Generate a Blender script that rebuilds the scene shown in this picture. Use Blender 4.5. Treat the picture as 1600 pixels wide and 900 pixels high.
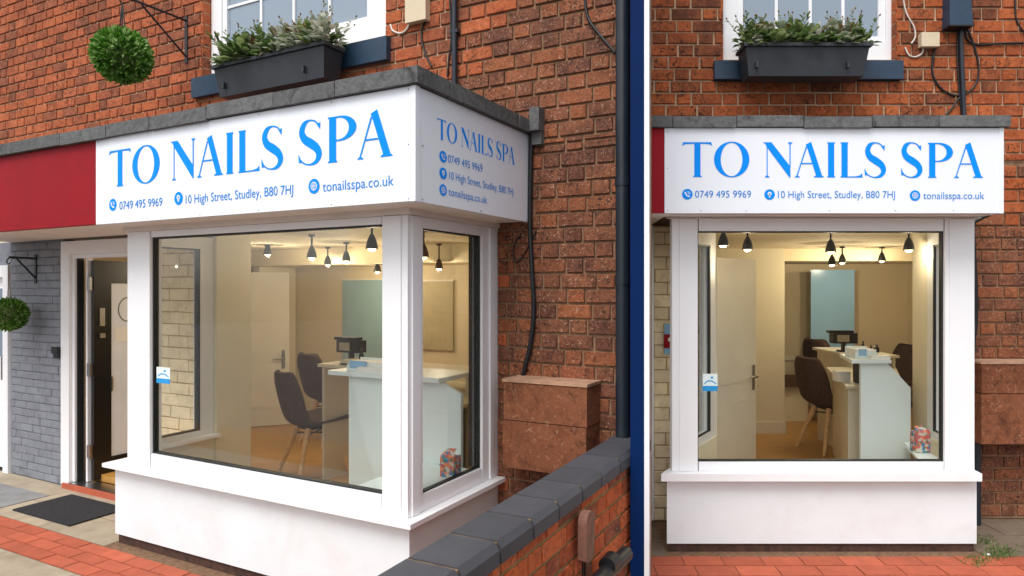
import bpy, bmesh, math, random
from mathutils import Vector, Matrix
rng = random.Random(7)
S = bpy.context.scene
C = S.collection
for o in list(bpy.data.objects): bpy.data.objects.remove(o)

# ------------------------------------------------------------------ camera, sky, sun, exposure
F, PX, PY, H = 1036.0, 850.0, 452.0, 1.99
cam = bpy.data.cameras.new('camera'); camo = bpy.data.objects.new('camera', cam); C.objects.link(camo)
camo.location = (0, 0, H); camo.rotation_euler = (math.radians(90), 0, 0)
cam.sensor_width = 36; cam.lens = 36*F/1600; cam.shift_x = (800-PX)/1600; cam.shift_y = (PY-450)/1600
cam.clip_start = 0.05; cam.clip_end = 500
S.camera = camo
SUN_EL, SUN_AZ = 58, -28          # azimuth measured from behind the camera towards its left
w = bpy.data.worlds.new('World'); S.world = w; w.use_nodes = True
nt = w.node_tree; nt.nodes.clear()
sk = nt.nodes.new('ShaderNodeTexSky'); sk.sky_type = 'NISHITA'; sk.sun_disc = False
sk.sun_elevation = math.radians(SUN_EL); sk.sun_rotation = math.radians(180-SUN_AZ)
sk.air_density = 1.0; sk.dust_density = 3.0; sk.ozone_density = 0.6
hs = nt.nodes.new('ShaderNodeHueSaturation'); hs.inputs['Saturation'].default_value = 0.22
bg = nt.nodes.new('ShaderNodeBackground'); bg.inputs['Strength'].default_value = 0.15
wo = nt.nodes.new('ShaderNodeOutputWorld')
nt.links.new(sk.outputs[0], hs.inputs['Color']); nt.links.new(hs.outputs[0], bg.inputs[0]); nt.links.new(bg.outputs[0], wo.inputs[0])
sl = bpy.data.lights.new('sun', 'SUN'); so = bpy.data.objects.new('sun', sl); C.objects.link(so)
sl.energy = 1.5; sl.angle = math.radians(30); sl.color = (1, .975, .95)
az = math.radians(SUN_AZ); el = math.radians(SUN_EL)
sd = Vector((math.sin(az)*math.cos(el), -math.cos(az)*math.cos(el), math.sin(el)))   # towards the sun
so.rotation_euler = sd.to_track_quat('Z', 'Y').to_euler(); so.location = sd*30
S.view_settings.view_transform = 'Standard'; S.view_settings.look = 'None'
S.view_settings.exposure = 0.5; S.view_settings.gamma = 1
S.render.engine = 'CYCLES'
S.render.resolution_x, S.render.resolution_y = 1024, 576

# ------------------------------------------------------------------ frames (u along the frontage, v into the building)
class Frame:
    def __init__(s, ox, oy, ang):
        s.o = Vector((ox, oy)); s.a = ang
        s.u = Vector((math.cos(ang), math.sin(ang))); s.v = Vector((-math.sin(ang), math.cos(ang)))
    def W(s, u, v, z): p = s.o+s.u*u+s.v*v; return Vector((p.x, p.y, z))
    def inv(s, X, Y): d = Vector((X, Y))-s.o; return d.dot(s.u), d.dot(s.v)
    def onv(s, x, y, v):
        k = (x-PX)/F; b = s.o+s.v*v
        u = (k*b.y-b.x)/(s.u.x-k*s.u.y); Y = b.y+u*s.u.y
        return u, H+(PY-y)/F*Y
    def onu(s, x, y, u):
        k = (x-PX)/F; b = s.o+s.u*u
        v = (k*b.y-b.x)/(s.v.x-k*s.v.y); Y = b.y+v*s.v.y
        return v, H+(PY-y)/F*Y
    def onz(s, x, y, z):
        Y = (H-z)*F/(y-PY); return s.inv((x-PX)/F*Y, Y)
    def px(s, u, v, z):
        p = s.W(u, v, z); return PX+p.x/p.y*F, PY-(p.z-H)/p.y*F, p.y
def pY(x, y, Y): return Vector(((x-PX)/F*Y, Y, H+(PY-y)/F*Y))
Lf = Frame(-0.6874, 3.543, math.atan2(-.4522, .8918))
Rf = Frame((1567-PX)/F*4.75, 4.75, 0)
Wf = Frame(0, 0, 0)

# ------------------------------------------------------------------ mesh builder
class MB:
    def __init__(s): s.v = []; s.f = []; s.sm = []
    def add(s, vs, fs, smooth=False):
        n = len(s.v); s.v += [tuple(p) for p in vs]
        for f in fs: s.f.append([n+i for i in f]); s.sm.append(smooth)
        return s
    def box(s, u0, u1, v0, v1, z0, z1):
        return s.hexa([(u0,v0),(u1,v0),(u1,v1),(u0,v1)], z0, z1)
    def hexa(s, plan, z0, z1):
        n = len(plan)
        a = sum(plan[i][0]*plan[(i+1)%n][1]-plan[(i+1)%n][0]*plan[i][1] for i in range(n))
        if a < 0: plan = plan[::-1]
        vs = [(p[0], p[1], z0) for p in plan]+[(p[0], p[1], z1) for p in plan]
        fs = [list(range(n))[::-1], list(range(n, 2*n))]+[[i, (i+1)%n, n+(i+1)%n, n+i] for i in range(n)]
        return s.add(vs, fs)
    def extr(s, poly, fn, d):
        """poly in 2d, fn(a,b,depth)->point"""
        n = len(poly)
        vs = [fn(a, b, 0) for a, b in poly]+[fn(a, b, d) for a, b in poly]
        return s.add(vs, [list(range(n)), list(range(n, 2*n))[::-1]]+[[(i+1)%n, i, n+i, n+(i+1)%n] for i in range(n)])
    def tube(s, pts, r, n=8, cap=True):
        pts = [Vector(p) for p in pts]; m = len(pts)
        rr = r if isinstance(r, (list, tuple)) else [r]*m
        vs = []; up = None
        for i, p in enumerate(pts):
            t = (pts[min(i+1, m-1)]-pts[max(i-1, 0)]).normalized()
            if up is None: up = Vector((0,0,1)) if abs(t.z) < .9 else Vector((1,0,0))
            b = t.cross(up).normalized(); up = b.cross(t).normalized()
            for k in range(n):
                a = 2*math.pi*k/n; vs.append(p+b*(math.cos(a)*rr[i])+up*(math.sin(a)*rr[i]))
        fs = [[i*n+k, i*n+(k+1)%n, (i+1)*n+(k+1)%n, (i+1)*n+k] for i in range(m-1) for k in range(n)]
        s.add(vs, fs, True)
        if cap:
            s.add(vs[:n], [list(range(n))[::-1]]); s.add(vs[-n:], [list(range(n))])
        return s
    def lathe(s, c, prof, n=20, axis=Vector((0,0,1))):
        c = Vector(c); q = Vector((0,0,1)).rotation_difference(Vector(axis))
        vs = []
        for r, z in prof:
            for k in range(n):
                a = 2*math.pi*k/n; vs.append(c+q @ Vector((r*math.cos(a), r*math.sin(a), z)))
        m = len(prof)
        s.add(vs, [[i*n+k, i*n+(k+1)%n, (i+1)*n+(k+1)%n, (i+1)*n+k] for i in range(m-1) for k in range(n)], True)
        return s
def mesh_of(mb, base=(0,0,0), mat=None, bevel=0, seg=1, name='m'):
    bm = bmesh.new(); b = Vector(base)
    vs = [bm.verts.new(Vector(p)-b) for p in mb.v]
    for f, sm in zip(mb.f, mb.sm):
        try: fc = bm.faces.new([vs[i] for i in f]); fc.smooth = sm
        except ValueError: pass
    if bevel:
        es = [e for e in bm.edges if len(e.link_faces) == 2 and e.calc_face_angle(0) > .5]
        bmesh.ops.bevel(bm, geom=es, offset=bevel, segments=seg, affect='EDGES', clamp_overlap=True)
    bmesh.ops.recalc_face_normals(bm, faces=bm.faces)
    me = bpy.data.meshes.new(name); bm.to_mesh(me); bm.free()
    if mat: me.materials.append(mat)
    return me
class Thing:
    def __init__(s, name, label, cat, fr, base=(0,0,0), group=None, kind=None):
        s.fr = fr; s.base = Vector(base)
        s.o = bpy.data.objects.new(name, None); C.objects.link(s.o)
        s.o.empty_display_size = .1
        s.o.location = fr.W(*base); s.o.rotation_euler = (0, 0, fr.a)
        tag(s.o, label, cat, group, kind)
    def part(s, name, mb, mat, parent=None, bevel=0, seg=1, kind=None, label=None):
        me = mesh_of(mb, s.base, mat, bevel, seg, name)
        o = bpy.data.objects.new(name, me); C.objects.link(o); o.parent = parent or s.o
        if kind: o['kind'] = kind
        if label: o['label'] = label
        return o
    def inst(s, name, me, loc, rot=(0,0,0), parent=None):
        o = bpy.data.objects.new(name, me); C.objects.link(o); o.parent = parent or s.o
        o.location = Vector(loc)-s.base; o.rotation_euler = rot
        return o
def tag(o, label=None, cat=None, group=None, kind=None):
    if label: o['label'] = label
    if cat: o['category'] = cat
    if group: o['group'] = group
    if kind: o['kind'] = kind
def solo(name, mb, mat, label, cat, fr, bevel=0, seg=1, group=None, kind=None):
    us = [p[0] for p in mb.v]; vs = [p[1] for p in mb.v]; zs = [p[2] for p in mb.v]
    base = ((min(us)+max(us))/2, (min(vs)+max(vs))/2, min(zs))
    me = mesh_of(mb, base, mat, bevel, seg, name)
    o = bpy.data.objects.new(name, me); C.objects.link(o)
    o.location = fr.W(*base); o.rotation_euler = (0,0,fr.a)
    tag(o, label, cat, group, kind); return o

# ------------------------------------------------------------------ materials
def nodes(name):
    m = bpy.data.materials.new(name); m.use_nodes = True
    t = m.node_tree; return m, t, t.nodes['Principled BSDF']
def srgb(r, g, b):
    f = lambda c: (c/255/12.92 if c/255 <= .04045 else ((c/255+.055)/1.055)**2.4)
    return (f(r), f(g), f(b))
def N(t, ty, **kw):
    n = t.nodes.new(ty)
    for k, v in kw.items():
        if k in n.inputs.keys(): n.inputs[k].default_value = v
        else: setattr(n, k, v)
    return n
def ramp(t, stops):
    n = t.nodes.new('ShaderNodeValToRGB'); e = n.color_ramp.elements
    while len(e) > 1: e.remove(e[-1])
    e[0].position = stops[0][0]; e[0].color = (*stops[0][1], 1)
    for p, c in stops[1:]:
        k = e.new(p); k.color = (*c, 1)
    return n
def mixc(t, a, b, fac, blend='MIX'):
    n = t.nodes.new('ShaderNodeMix'); n.data_type = 'RGBA'; n.blend_type = blend
    for s, v in ((6, a), (7, b), (0, fac)):
        if isinstance(v, (int, float)): n.inputs[s].default_value = v
        elif isinstance(v, tuple): n.inputs[s].default_value = (*v, 1)
        else: t.links.new(v, n.inputs[s])
    return n.outputs[2]
def math_(t, op, a, b=0.0):
    n = t.nodes.new('ShaderNodeMath'); n.operation = op
    for i, v in enumerate((a, b)):
        if isinstance(v, (int, float)): n.inputs[i].default_value = v
        else: t.links.new(v, n.inputs[i])
    return n.outputs[0]
def bump(t, bs, hsock, strength, dist=.01):
    b = N(t, 'ShaderNodeBump', Strength=strength, Distance=dist)
    t.links.new(hsock, b.inputs['Height']); t.links.new(b.outputs[0], bs.inputs['Normal'])
def noise(t, scale, detail=4, rough=.55, vec=None, dist=0):
    n = N(t, 'ShaderNodeTexNoise', Scale=scale, Detail=detail, Roughness=rough, Distortion=dist)
    if vec: t.links.new(vec, n.inputs['Vector'])
    return n.outputs['Fac']
def pos(t): return t.nodes.new('ShaderNodeNewGeometry').outputs['Position']
def rnd(t):
    """per piece random: object random + island random"""
    g = t.nodes.new('ShaderNodeNewGeometry'); oi = t.nodes.new('ShaderNodeObjectInfo')
    return math_(t, 'FRACT', math_(t, 'ADD', g.outputs['Random Per Island'], oi.outputs['Random']))
def pm(name, col, rough=.5, var=.12, scale=6, bmp=.05, bscale=60, metal=0, spec=.5, dirt=None, dirt_amt=0, dscale=3, pervar=0):
    m, t, b = nodes(name); p = pos(t)
    dark = tuple(c*(1-var) for c in col); lite = tuple(min(1, c*(1+var)) for c in col)
    r = ramp(t, [(.3, dark), (.7, lite)]); t.links.new(noise(t, scale, vec=p), r.inputs[0])
    c = r.outputs[0]
    if dirt:
        d = ramp(t, [(.5, (0,0,0)), (.72, (1,1,1))]); t.links.new(noise(t, dscale, 8, .65, p, .4), d.inputs[0])
        c = mixc(t, c, dirt, math_(t, 'MULTIPLY', d.outputs[0], dirt_amt))
    if pervar:
        hv = N(t, 'ShaderNodeHueSaturation'); t.links.new(c, hv.inputs['Color'])
        t.links.new(math_(t, 'ADD', math_(t, 'MULTIPLY', rnd(t), pervar*2), 1-pervar), hv.inputs['Value']); c = hv.outputs[0]
    t.links.new(c, b.inputs['Base Color'])
    b.inputs['Roughness'].default_value = rough; b.inputs['Metallic'].default_value = metal
    b.inputs['Specular IOR Level'].default_value = spec
    if bmp: bump(t, b, noise(t, bscale, 5, .6, p), bmp)
    return m
def brick_mat(name, tones, spots, spot_amt, pale, pale_amt, bm=.3, k=1.0):
    m, t, b = nodes(name); p = pos(t); r = rnd(t)
    rp = ramp(t, [(i/(len(tones)), c) for i, c in enumerate(tones)]); rp.color_ramp.interpolation = 'LINEAR'
    t.links.new(r, rp.inputs[0])
    n1 = noise(t, 6.5*k, 8, .72, p, .8)
    m1 = ramp(t, [(.34, (0,0,0)), (.66, (1,1,1))]); t.links.new(n1, m1.inputs[0])
    lite = tuple(min(1, x*1.35+.02) for x in tones[2]); drk = tuple(x*.5 for x in tones[1])
    c = mixc(t, rp.outputs[0], lite, math_(t, 'MULTIPLY', m1.outputs[0], .45))
    m1b = ramp(t, [(.30, (1,1,1)), (.52, (0,0,0))]); t.links.new(noise(t, 10*k, 7, .72, p, 1.8), m1b.inputs[0])
    c = mixc(t, c, drk, math_(t, 'MULTIPLY', m1b.outputs[0], .75))
    n2 = noise(t, 19*k, 4, .62, p, 2.2)
    mk = ramp(t, [(.535, (0,0,0)), (.60, (1,1,1))]); t.links.new(n2, mk.inputs[0])
    big = ramp(t, [(.40, (0,0,0)), (.60, (1,1,1))]); t.links.new(noise(t, 2.2, 3, .5, p), big.inputs[0])
    c = mixc(t, c, spots, math_(t, 'MULTIPLY', math_(t, 'MULTIPLY', mk.outputs[0], spot_amt), math_(t, 'ADD', math_(t, 'MULTIPLY', big.outputs[0], .75), .25)))
    n3 = noise(t, 24*k, 3, .5, p, 4)
    pk = ramp(t, [(.60, (0,0,0)), (.65, (1,1,1))]); t.links.new(n3, pk.inputs[0])
    c = mixc(t, c, pale, math_(t, 'MULTIPLY', pk.outputs[0], pale_amt))
    so_ = ramp(t, [(.52, (0,0,0)), (.75, (1,1,1))]); t.links.new(noise(t, 1.1, 6, .62, p, .8), so_.inputs[0])
    c = mixc(t, c, tuple(x*.5 for x in tones[-1]), math_(t, 'MULTIPLY', so_.outputs[0], .5))
    t.links.new(c, b.inputs['Base Color']); b.inputs['Roughness'].default_value = .85
    b.inputs['Specular IOR Level'].default_value = .25
    hsum = math_(t, 'ADD', math_(t, 'MULTIPLY', n2, -.7), math_(t, 'ADD', n3, noise(t, 120, 4, .6, p)))
    bump(t, b, hsum, bm, .006)
    return m
M = {}
M['brick'] = brick_mat('brick_orange', [srgb(170,86,50), srgb(156,76,44), srgb(182,98,58), srgb(138,70,46), srgb(172,86,44), srgb(108,62,46)], srgb(52,32,26), .8, srgb(206,156,122), .45)
M['brick_r'] = brick_mat('brick_bright_orange', [srgb(164,80,40), srgb(146,70,36), srgb(178,94,48), srgb(120,62,38), srgb(160,78,36), srgb(80,46,34)], srgb(46,28,22), .9, srgb(200,148,112), .35)
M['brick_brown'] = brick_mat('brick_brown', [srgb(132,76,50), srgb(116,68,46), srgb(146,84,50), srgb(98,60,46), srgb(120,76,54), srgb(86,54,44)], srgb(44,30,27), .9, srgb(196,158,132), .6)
M['brick_low'] = brick_mat('brick_low_wall', [srgb(190,88,44), srgb(172,76,42), srgb(198,100,54), srgb(156,70,44), srgb(182,82,38), srgb(88,56,50)], srgb(60,40,36), .6, srgb(220,170,140), .35)
M['mortar'] = pm('mortar', srgb(188,158,130), .95, .2, 20, .4, 120, spec=.1, dirt=srgb(140,112,92), dirt_amt=.6, dscale=2)
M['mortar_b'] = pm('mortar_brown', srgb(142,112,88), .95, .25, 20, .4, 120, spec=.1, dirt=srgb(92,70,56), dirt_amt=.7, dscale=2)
M['mortar_d'] = pm('mortar_mossy', srgb(146,122,84), .95, .3, 20, .4, 120, spec=.1, dirt=srgb(70,62,40), dirt_amt=.8, dscale=5)
M['cream_brick'] = pm('cream_painted_brick', srgb(242,220,184), .75, .1, 9, .35, 40, dirt=srgb(150,122,88), dirt_amt=.35, dscale=14, pervar=.08)
M['cream_mortar'] = pm('cream_painted_mortar', srgb(186,160,122), .85, .12, 9, .3, 60)
M['grey_brick'] = pm('grey_painted_brick', srgb(126,130,138), .6, .1, 8, .35, 40, dirt=srgb(92,96,104), dirt_amt=.5, dscale=9, pervar=.07)
M['grey_mortar'] = pm('grey_painted_mortar', srgb(112,118,128), .7, .12, 9, .3, 60)
M['white'] = pm('white_upvc', srgb(240,240,242), .32, .015, 3, .01, 30)
M['sill'] = pm('white_sill', srgb(240,240,242), .3, .02, 3, .02, 30, dirt=srgb(190,182,172), dirt_amt=.12, dscale=5)
M['stucco'] = pm('white_render', srgb(224,229,232), .85, .025, 2.5, .12, 45, spec=.2, dirt=srgb(206,204,202), dirt_amt=.4, dscale=2.2)
M['soffit'] = pm('painted_soffit', srgb(232,222,214), .6, .05, 5, .05, 20)
M['sign'] = pm('sign_white_acrylic', srgb(236,239,246), .22, .012, 2, .004, 6)
M['blue'] = pm('sign_blue_vinyl', srgb(0,142,246), .6, .02, 4, 0, spec=.15)
M['blue2'] = pm('sign_small_blue_vinyl', srgb(30,132,216), .6, .02, 4, 0, spec=.15)
M['red'] = pm('red_fascia', srgb(146,12,26), .6, .08, 3, .02, 8, dirt=srgb(110,12,22), dirt_amt=.4, dscale=6, spec=.2)
M['slate'] = pm('slate_stone', srgb(98,98,98), .85, .3, 9, .9, 30, dirt=srgb(34,32,32), dirt_amt=.9, dscale=9, pervar=.12)
M['navy'] = pm('navy_paint', srgb(0,34,82), .75, .05, 3, .01, 20, spec=.12)
M['navy_sill'] = pm('navy_sill_paint', srgb(34,58,80), .45, .15, 7, .12, 30, dirt=srgb(24,34,44), dirt_amt=.6, dscale=9)
M['pipe'] = pm('drainpipe_plastic', srgb(28,36,46), .38, .1, 4, .02, 20, dirt=srgb(60,64,70), dirt_amt=.25, dscale=6)
M['black'] = pm('black_plastic', srgb(24,25,28), .4, .1, 10, .03, 60)
M['planter'] = pm('planter_plastic', srgb(44,48,54), .5, .08, 10, .05, 90, dirt=srgb(66,70,76), dirt_amt=.3, dscale=5)
M['iron'] = pm('black_iron', srgb(22,24,28), .45, .1, 20, .1, 80)
M['cable'] = pm('black_cable', srgb(20,20,22), .5, .1, 20, 0)
M['cream_plastic'] = pm('cream_plastic', srgb(214,196,166), .45, .04, 10, .02, 30, dirt=srgb(170,150,120), dirt_amt=.2, dscale=20)
M['white_cable'] = pm('white_cable', srgb(210,200,188), .5, .08, 20, 0)
M['sandstone'] = brick_mat('brown_painted_stone', [srgb(118,70,46), srgb(110,64,42), srgb(126,76,50)], srgb(70,44,32), .55, srgb(184,142,112), .35, .5, .42)
M['sand_top'] = pm('pale_stone_top', srgb(176,138,112), .9, .2, 9, .5, 30, dirt=srgb(110,78,60), dirt_amt=.6, dscale=10)  # top of the stone block, paler than its front
M['coping'] = pm('blue_brick_coping', srgb(66,67,73), .6, .12, 9, .15, 60, dirt=srgb(60,60,66), dirt_amt=.5, dscale=8, pervar=.1)
M['terracotta'] = pm('terracotta_paver', srgb(170,88,64), .85, .12, 8, .3, 50, spec=.25, dirt=srgb(146,84,66), dirt_amt=.5, dscale=5, pervar=.14)
M['joint'] = pm('sandy_joint', srgb(122,96,76), .95, .3, 30, .5, 150, spec=.1)
M['flag'] = pm('stone_flag', srgb(160,146,126), .85, .12, 5, .2, 40, dirt=srgb(112,98,80), dirt_amt=.5, dscale=4, pervar=.06)
M['flag_g'] = pm('grey_flag', srgb(128,128,128), .8, .12, 5, .2, 40, dirt=srgb(92,90,86), dirt_amt=.5, dscale=4, pervar=.05)
M['flag_d'] = pm('dirty_flag', srgb(112,96,80), .9, .2, 5, .35, 40, dirt=srgb(58,50,36), dirt_amt=.85, dscale=5, pervar=.08)
M['ground'] = pm('asphalt_ground', srgb(84,84,86), .9, .15, 2, .3, 60, dirt=srgb(66,66,66), dirt_amt=.5, dscale=3)
M['plinth'] = pm('dark_plinth', srgb(74,50,40), .95, .35, 14, .7, 40, dirt=srgb(36,26,22), dirt_amt=.8, dscale=12)  # dark mottled brown strip below the rendered base
M['mat'] = pm('rubber_mat', srgb(50,50,53), .95, .25, 60, .8, 260, spec=.2)
M['door_black'] = pm('black_door', srgb(18,18,20), .3, .08, 6, .01, 30)
M['steel'] = pm('brushed_steel', srgb(176,176,176), .3, .08, 30, .02, 100, metal=1)
M['frost'] = pm('frosted_panel', srgb(226,232,244), .5, .04, 3, .01, 20)
M['wall_in'] = pm('cream_wall', srgb(218,202,172), .85, .03, 2, .05, 80)
M['wall_in_l'] = pm('pale_cream_wall', srgb(232,222,196), .85, .03, 2, .05, 80)
M['ceil'] = pm('ceiling_paint', srgb(228,214,182), .9, .03, 2, .05, 60)
M['door_w'] = pm('white_door_paint', srgb(226,220,206), .5, .03, 4, .01, 30)
M['desk'] = pm('white_desk', srgb(226,236,236), .35, .02, 3, .005, 20)
M['desk2'] = pm('pale_desk_top', srgb(216,208,190), .4, .05, 5, .01, 20)
M['fabric'] = pm('brown_fabric', srgb(82,64,56), .9, .2, 30, .35, 200, spec=.2)
M['wood'] = pm('beech_wood', srgb(226,188,138), .5, .15, 20, .03, 60)
M['teal'] = pm('teal_glass_panel', srgb(150,178,186), .18, .05, 2, .01, 6)
M['sky_panel'] = pm('blue_glass_panel', srgb(146,188,222), .2, .05, 2, .01, 6)
M['olive'] = pm('olive_panel', srgb(182,168,134), .6, .06, 3, .02, 20)
M['paper'] = pm('paper', srgb(236,234,230), .7, .03, 8, .01, 30)
M['dark_wood'] = pm('dark_bench', srgb(84,58,38), .6, .15, 8, .05, 40)
M['brownboard'] = pm('weathered_brown_board', srgb(128,88,72), .8, .2, 12, .3, 40, dirt=srgb(96,62,50), dirt_amt=.5, dscale=9)
M['gasket'] = pm('glazing_gasket', srgb(26,30,32), .5, .1, 20, 0)
M['print_blue'] = pm('sticker_blue', srgb(40,150,215), .4, .05, 20, 0)  # plain printed blue on the window stickers
M['sticker'] = pm('sticker_white', srgb(226,238,236), .4, .03, 20, 0)
M['soil'] = pm('potting_soil', srgb(46,34,26), .95, .3, 30, .6, 90)
M['straw'] = pm('rope', srgb(120,100,76), .9, .2, 40, 0)
def wood_floor():
    m, t, b = nodes('oak_floor'); p = pos(t)
    mp = N(t, 'ShaderNodeMapping'); mp.inputs['Scale'].default_value = (1, 6, 1); mp.inputs['Rotation'].default_value = (0, 0, .5)
    t.links.new(p, mp.inputs[0])
    r = ramp(t, [(.3, srgb(176,126,58)), (.7, srgb(202,152,82))]); t.links.new(noise(t, 3, 6, .6, mp.outputs[0]), r.inputs[0])
    t.links.new(r.outputs[0], b.inputs['Base Color']); b.inputs['Roughness'].default_value = .32
    return m
M['oak'] = wood_floor()
def glass(name, tint=(1,1,1), ior=1.5, mul=1.0):
    m, t, b = nodes(name); t.nodes.remove(b); out = t.nodes['Material Output']
    tr = N(t, 'ShaderNodeBsdfTransparent'); tr.inputs[0].default_value = (*tint, 1)
    gl = N(t, 'ShaderNodeBsdfGlossy', Roughness=.01)
    fr = N(t, 'ShaderNodeFresnel', IOR=ior)
    mx = t.nodes.new('ShaderNodeMixShader')
    t.links.new(math_(t, 'MULTIPLY', fr.outputs[0], mul), mx.inputs[0]); t.links.new(tr.outputs[0], mx.inputs[1]); t.links.new(gl.outputs[0], mx.inputs[2])
    t.links.new(mx.outputs[0], out.inputs[0]); return m
M['glass'] = glass('shop_glass', (.96,.97,.955), 1.45, .26)
def upglass():
    m, t, b = nodes('upper_glass_sky_tint'); p = pos(t)
    b.inputs['Base Color'].default_value = (*srgb(128,144,160), 1); b.inputs['Roughness'].default_value = .04  # opaque blue grey base puts the sky reflection into the colour
    b.inputs['IOR'].default_value = 2.0
    bump(t, b, noise(t, 1.5, 2, .5, p), .04, .02); return m
M['upglass'] = upglass()
def leaf_mat(name, stops, rough=.6, trans=.15):
    m, t, b = nodes(name); r = ramp(t, stops); t.links.new(rnd(t), r.inputs[0])
    n = noise(t, 40, 2, .5, pos(t))
    c = mixc(t, r.outputs[0], tuple(x*.6 for x in stops[0][1]), math_(t, 'MULTIPLY', n, .5))
    t.links.new(c, b.inputs['Base Color']); b.inputs['Roughness'].default_value = rough
    b.inputs['Specular IOR Level'].default_value = .3
    tl = t.nodes.new('ShaderNodeBsdfTranslucent'); t.links.new(c, tl.inputs[0])
    mx = t.nodes.new('ShaderNodeMixShader'); mx.inputs[0].default_value = .4
    t.links.new(b.outputs[0], mx.inputs[1]); t.links.new(tl.outputs[0], mx.inputs[2]); t.links.new(mx.outputs[0], t.nodes['Material Output'].inputs[0])
    return m
M['topiary'] = leaf_mat('topiary_leaf', [(0, srgb(56,108,28)), (.35, srgb(96,150,48)), (.7, srgb(138,186,82)), (1, srgb(192,218,150))])
M['sage'] = leaf_mat('sage_leaf', [(0, srgb(134,146,116)), (.5, srgb(184,190,166)), (.85, srgb(222,222,206)), (1, srgb(190,166,146))])
M['green'] = leaf_mat('green_leaf', [(0, srgb(72,100,48)), (.6, srgb(126,148,86)), (1, srgb(176,186,126))])
M['bud'] = leaf_mat('bud_leaf', [(0, srgb(140,110,60)), (.4, srgb(176,150,70)), (.7, srgb(110,70,60)), (1, srgb(168,150,120))])
def emis(name, col, st):
    m, t, b = nodes(name); b.inputs['Base Color'].default_value = (1,1,1,1)
    b.inputs['Emission Color'].default_value = (*col, 1); b.inputs['Emission Strength'].default_value = st; return m
M['bulb'] = emis('lit_bulb', (1,.82,.5), 5)
def confetti():
    m, t, b = nodes('patterned_card'); p = pos(t)
    v = N(t, 'ShaderNodeTexVoronoi', Scale=42.0); t.links.new(p, v.inputs['Vector'])
    r = ramp(t, [(0, srgb(206,96,96)), (.22, srgb(228,140,100)), (.42, srgb(70,130,180)), (.58, srgb(204,196,186)), (.8, srgb(110,120,100)), (.92, srgb(70,150,160))]); r.color_ramp.interpolation = 'CONSTANT'
    s = t.nodes.new('ShaderNodeSeparateColor'); t.links.new(v.outputs['Color'], s.inputs[0]); t.links.new(s.outputs[0], r.inputs[0])
    t.links.new(r.outputs[0], b.inputs['Base Color']); b.inputs['Roughness'].default_value = .5; return m
M['confetti'] = confetti()

# ------------------------------------------------------------------ brick / stone pieces
def piece_mesh(a, h, d, mat, r, j=.002, ch=.004):
    """brick in local x (along), y (depth, face at 0 towards -y), z"""
    mb = MB()
    J = lambda: r.uniform(-j, j)
    x0, x1, z0, z1 = -a/2+J(), a/2+J(), -h/2+J(), h/2+J()
    f = [(x0+ch, J(), z0+ch), (x1-ch, J(), z0+ch), (x1-ch, J(), z1-ch), (x0+ch, J(), z1-ch)]
    g = [(x0, ch, z0), (x1, ch, z0), (x1, ch, z1), (x0, ch, z1)]
    bk = [(x, d, z) for x, _, z in g]
    vs = f+g+bk
    fs = [[0,1,2,3]]+[[4+i, 4+(i+1)%4, (i+1)%4, i] for i in range(4)]+[[8+i, 8+(i+1)%4, 4+(i+1)%4, 4+i] for i in range(4)]
    mb.add(vs, fs); return mb
_cache = {}
def piece(a, h, d, mat, key, j=.002, ch=.004):
    k = (key, round(a, 3), round(h, 3), rng.randrange(5))
    if k not in _cache: _cache[k] = mesh_of(piece_mesh(a, h, d, mat, rng, j, ch), (0,0,0), mat, name='brick')
    return _cache[k]
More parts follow.
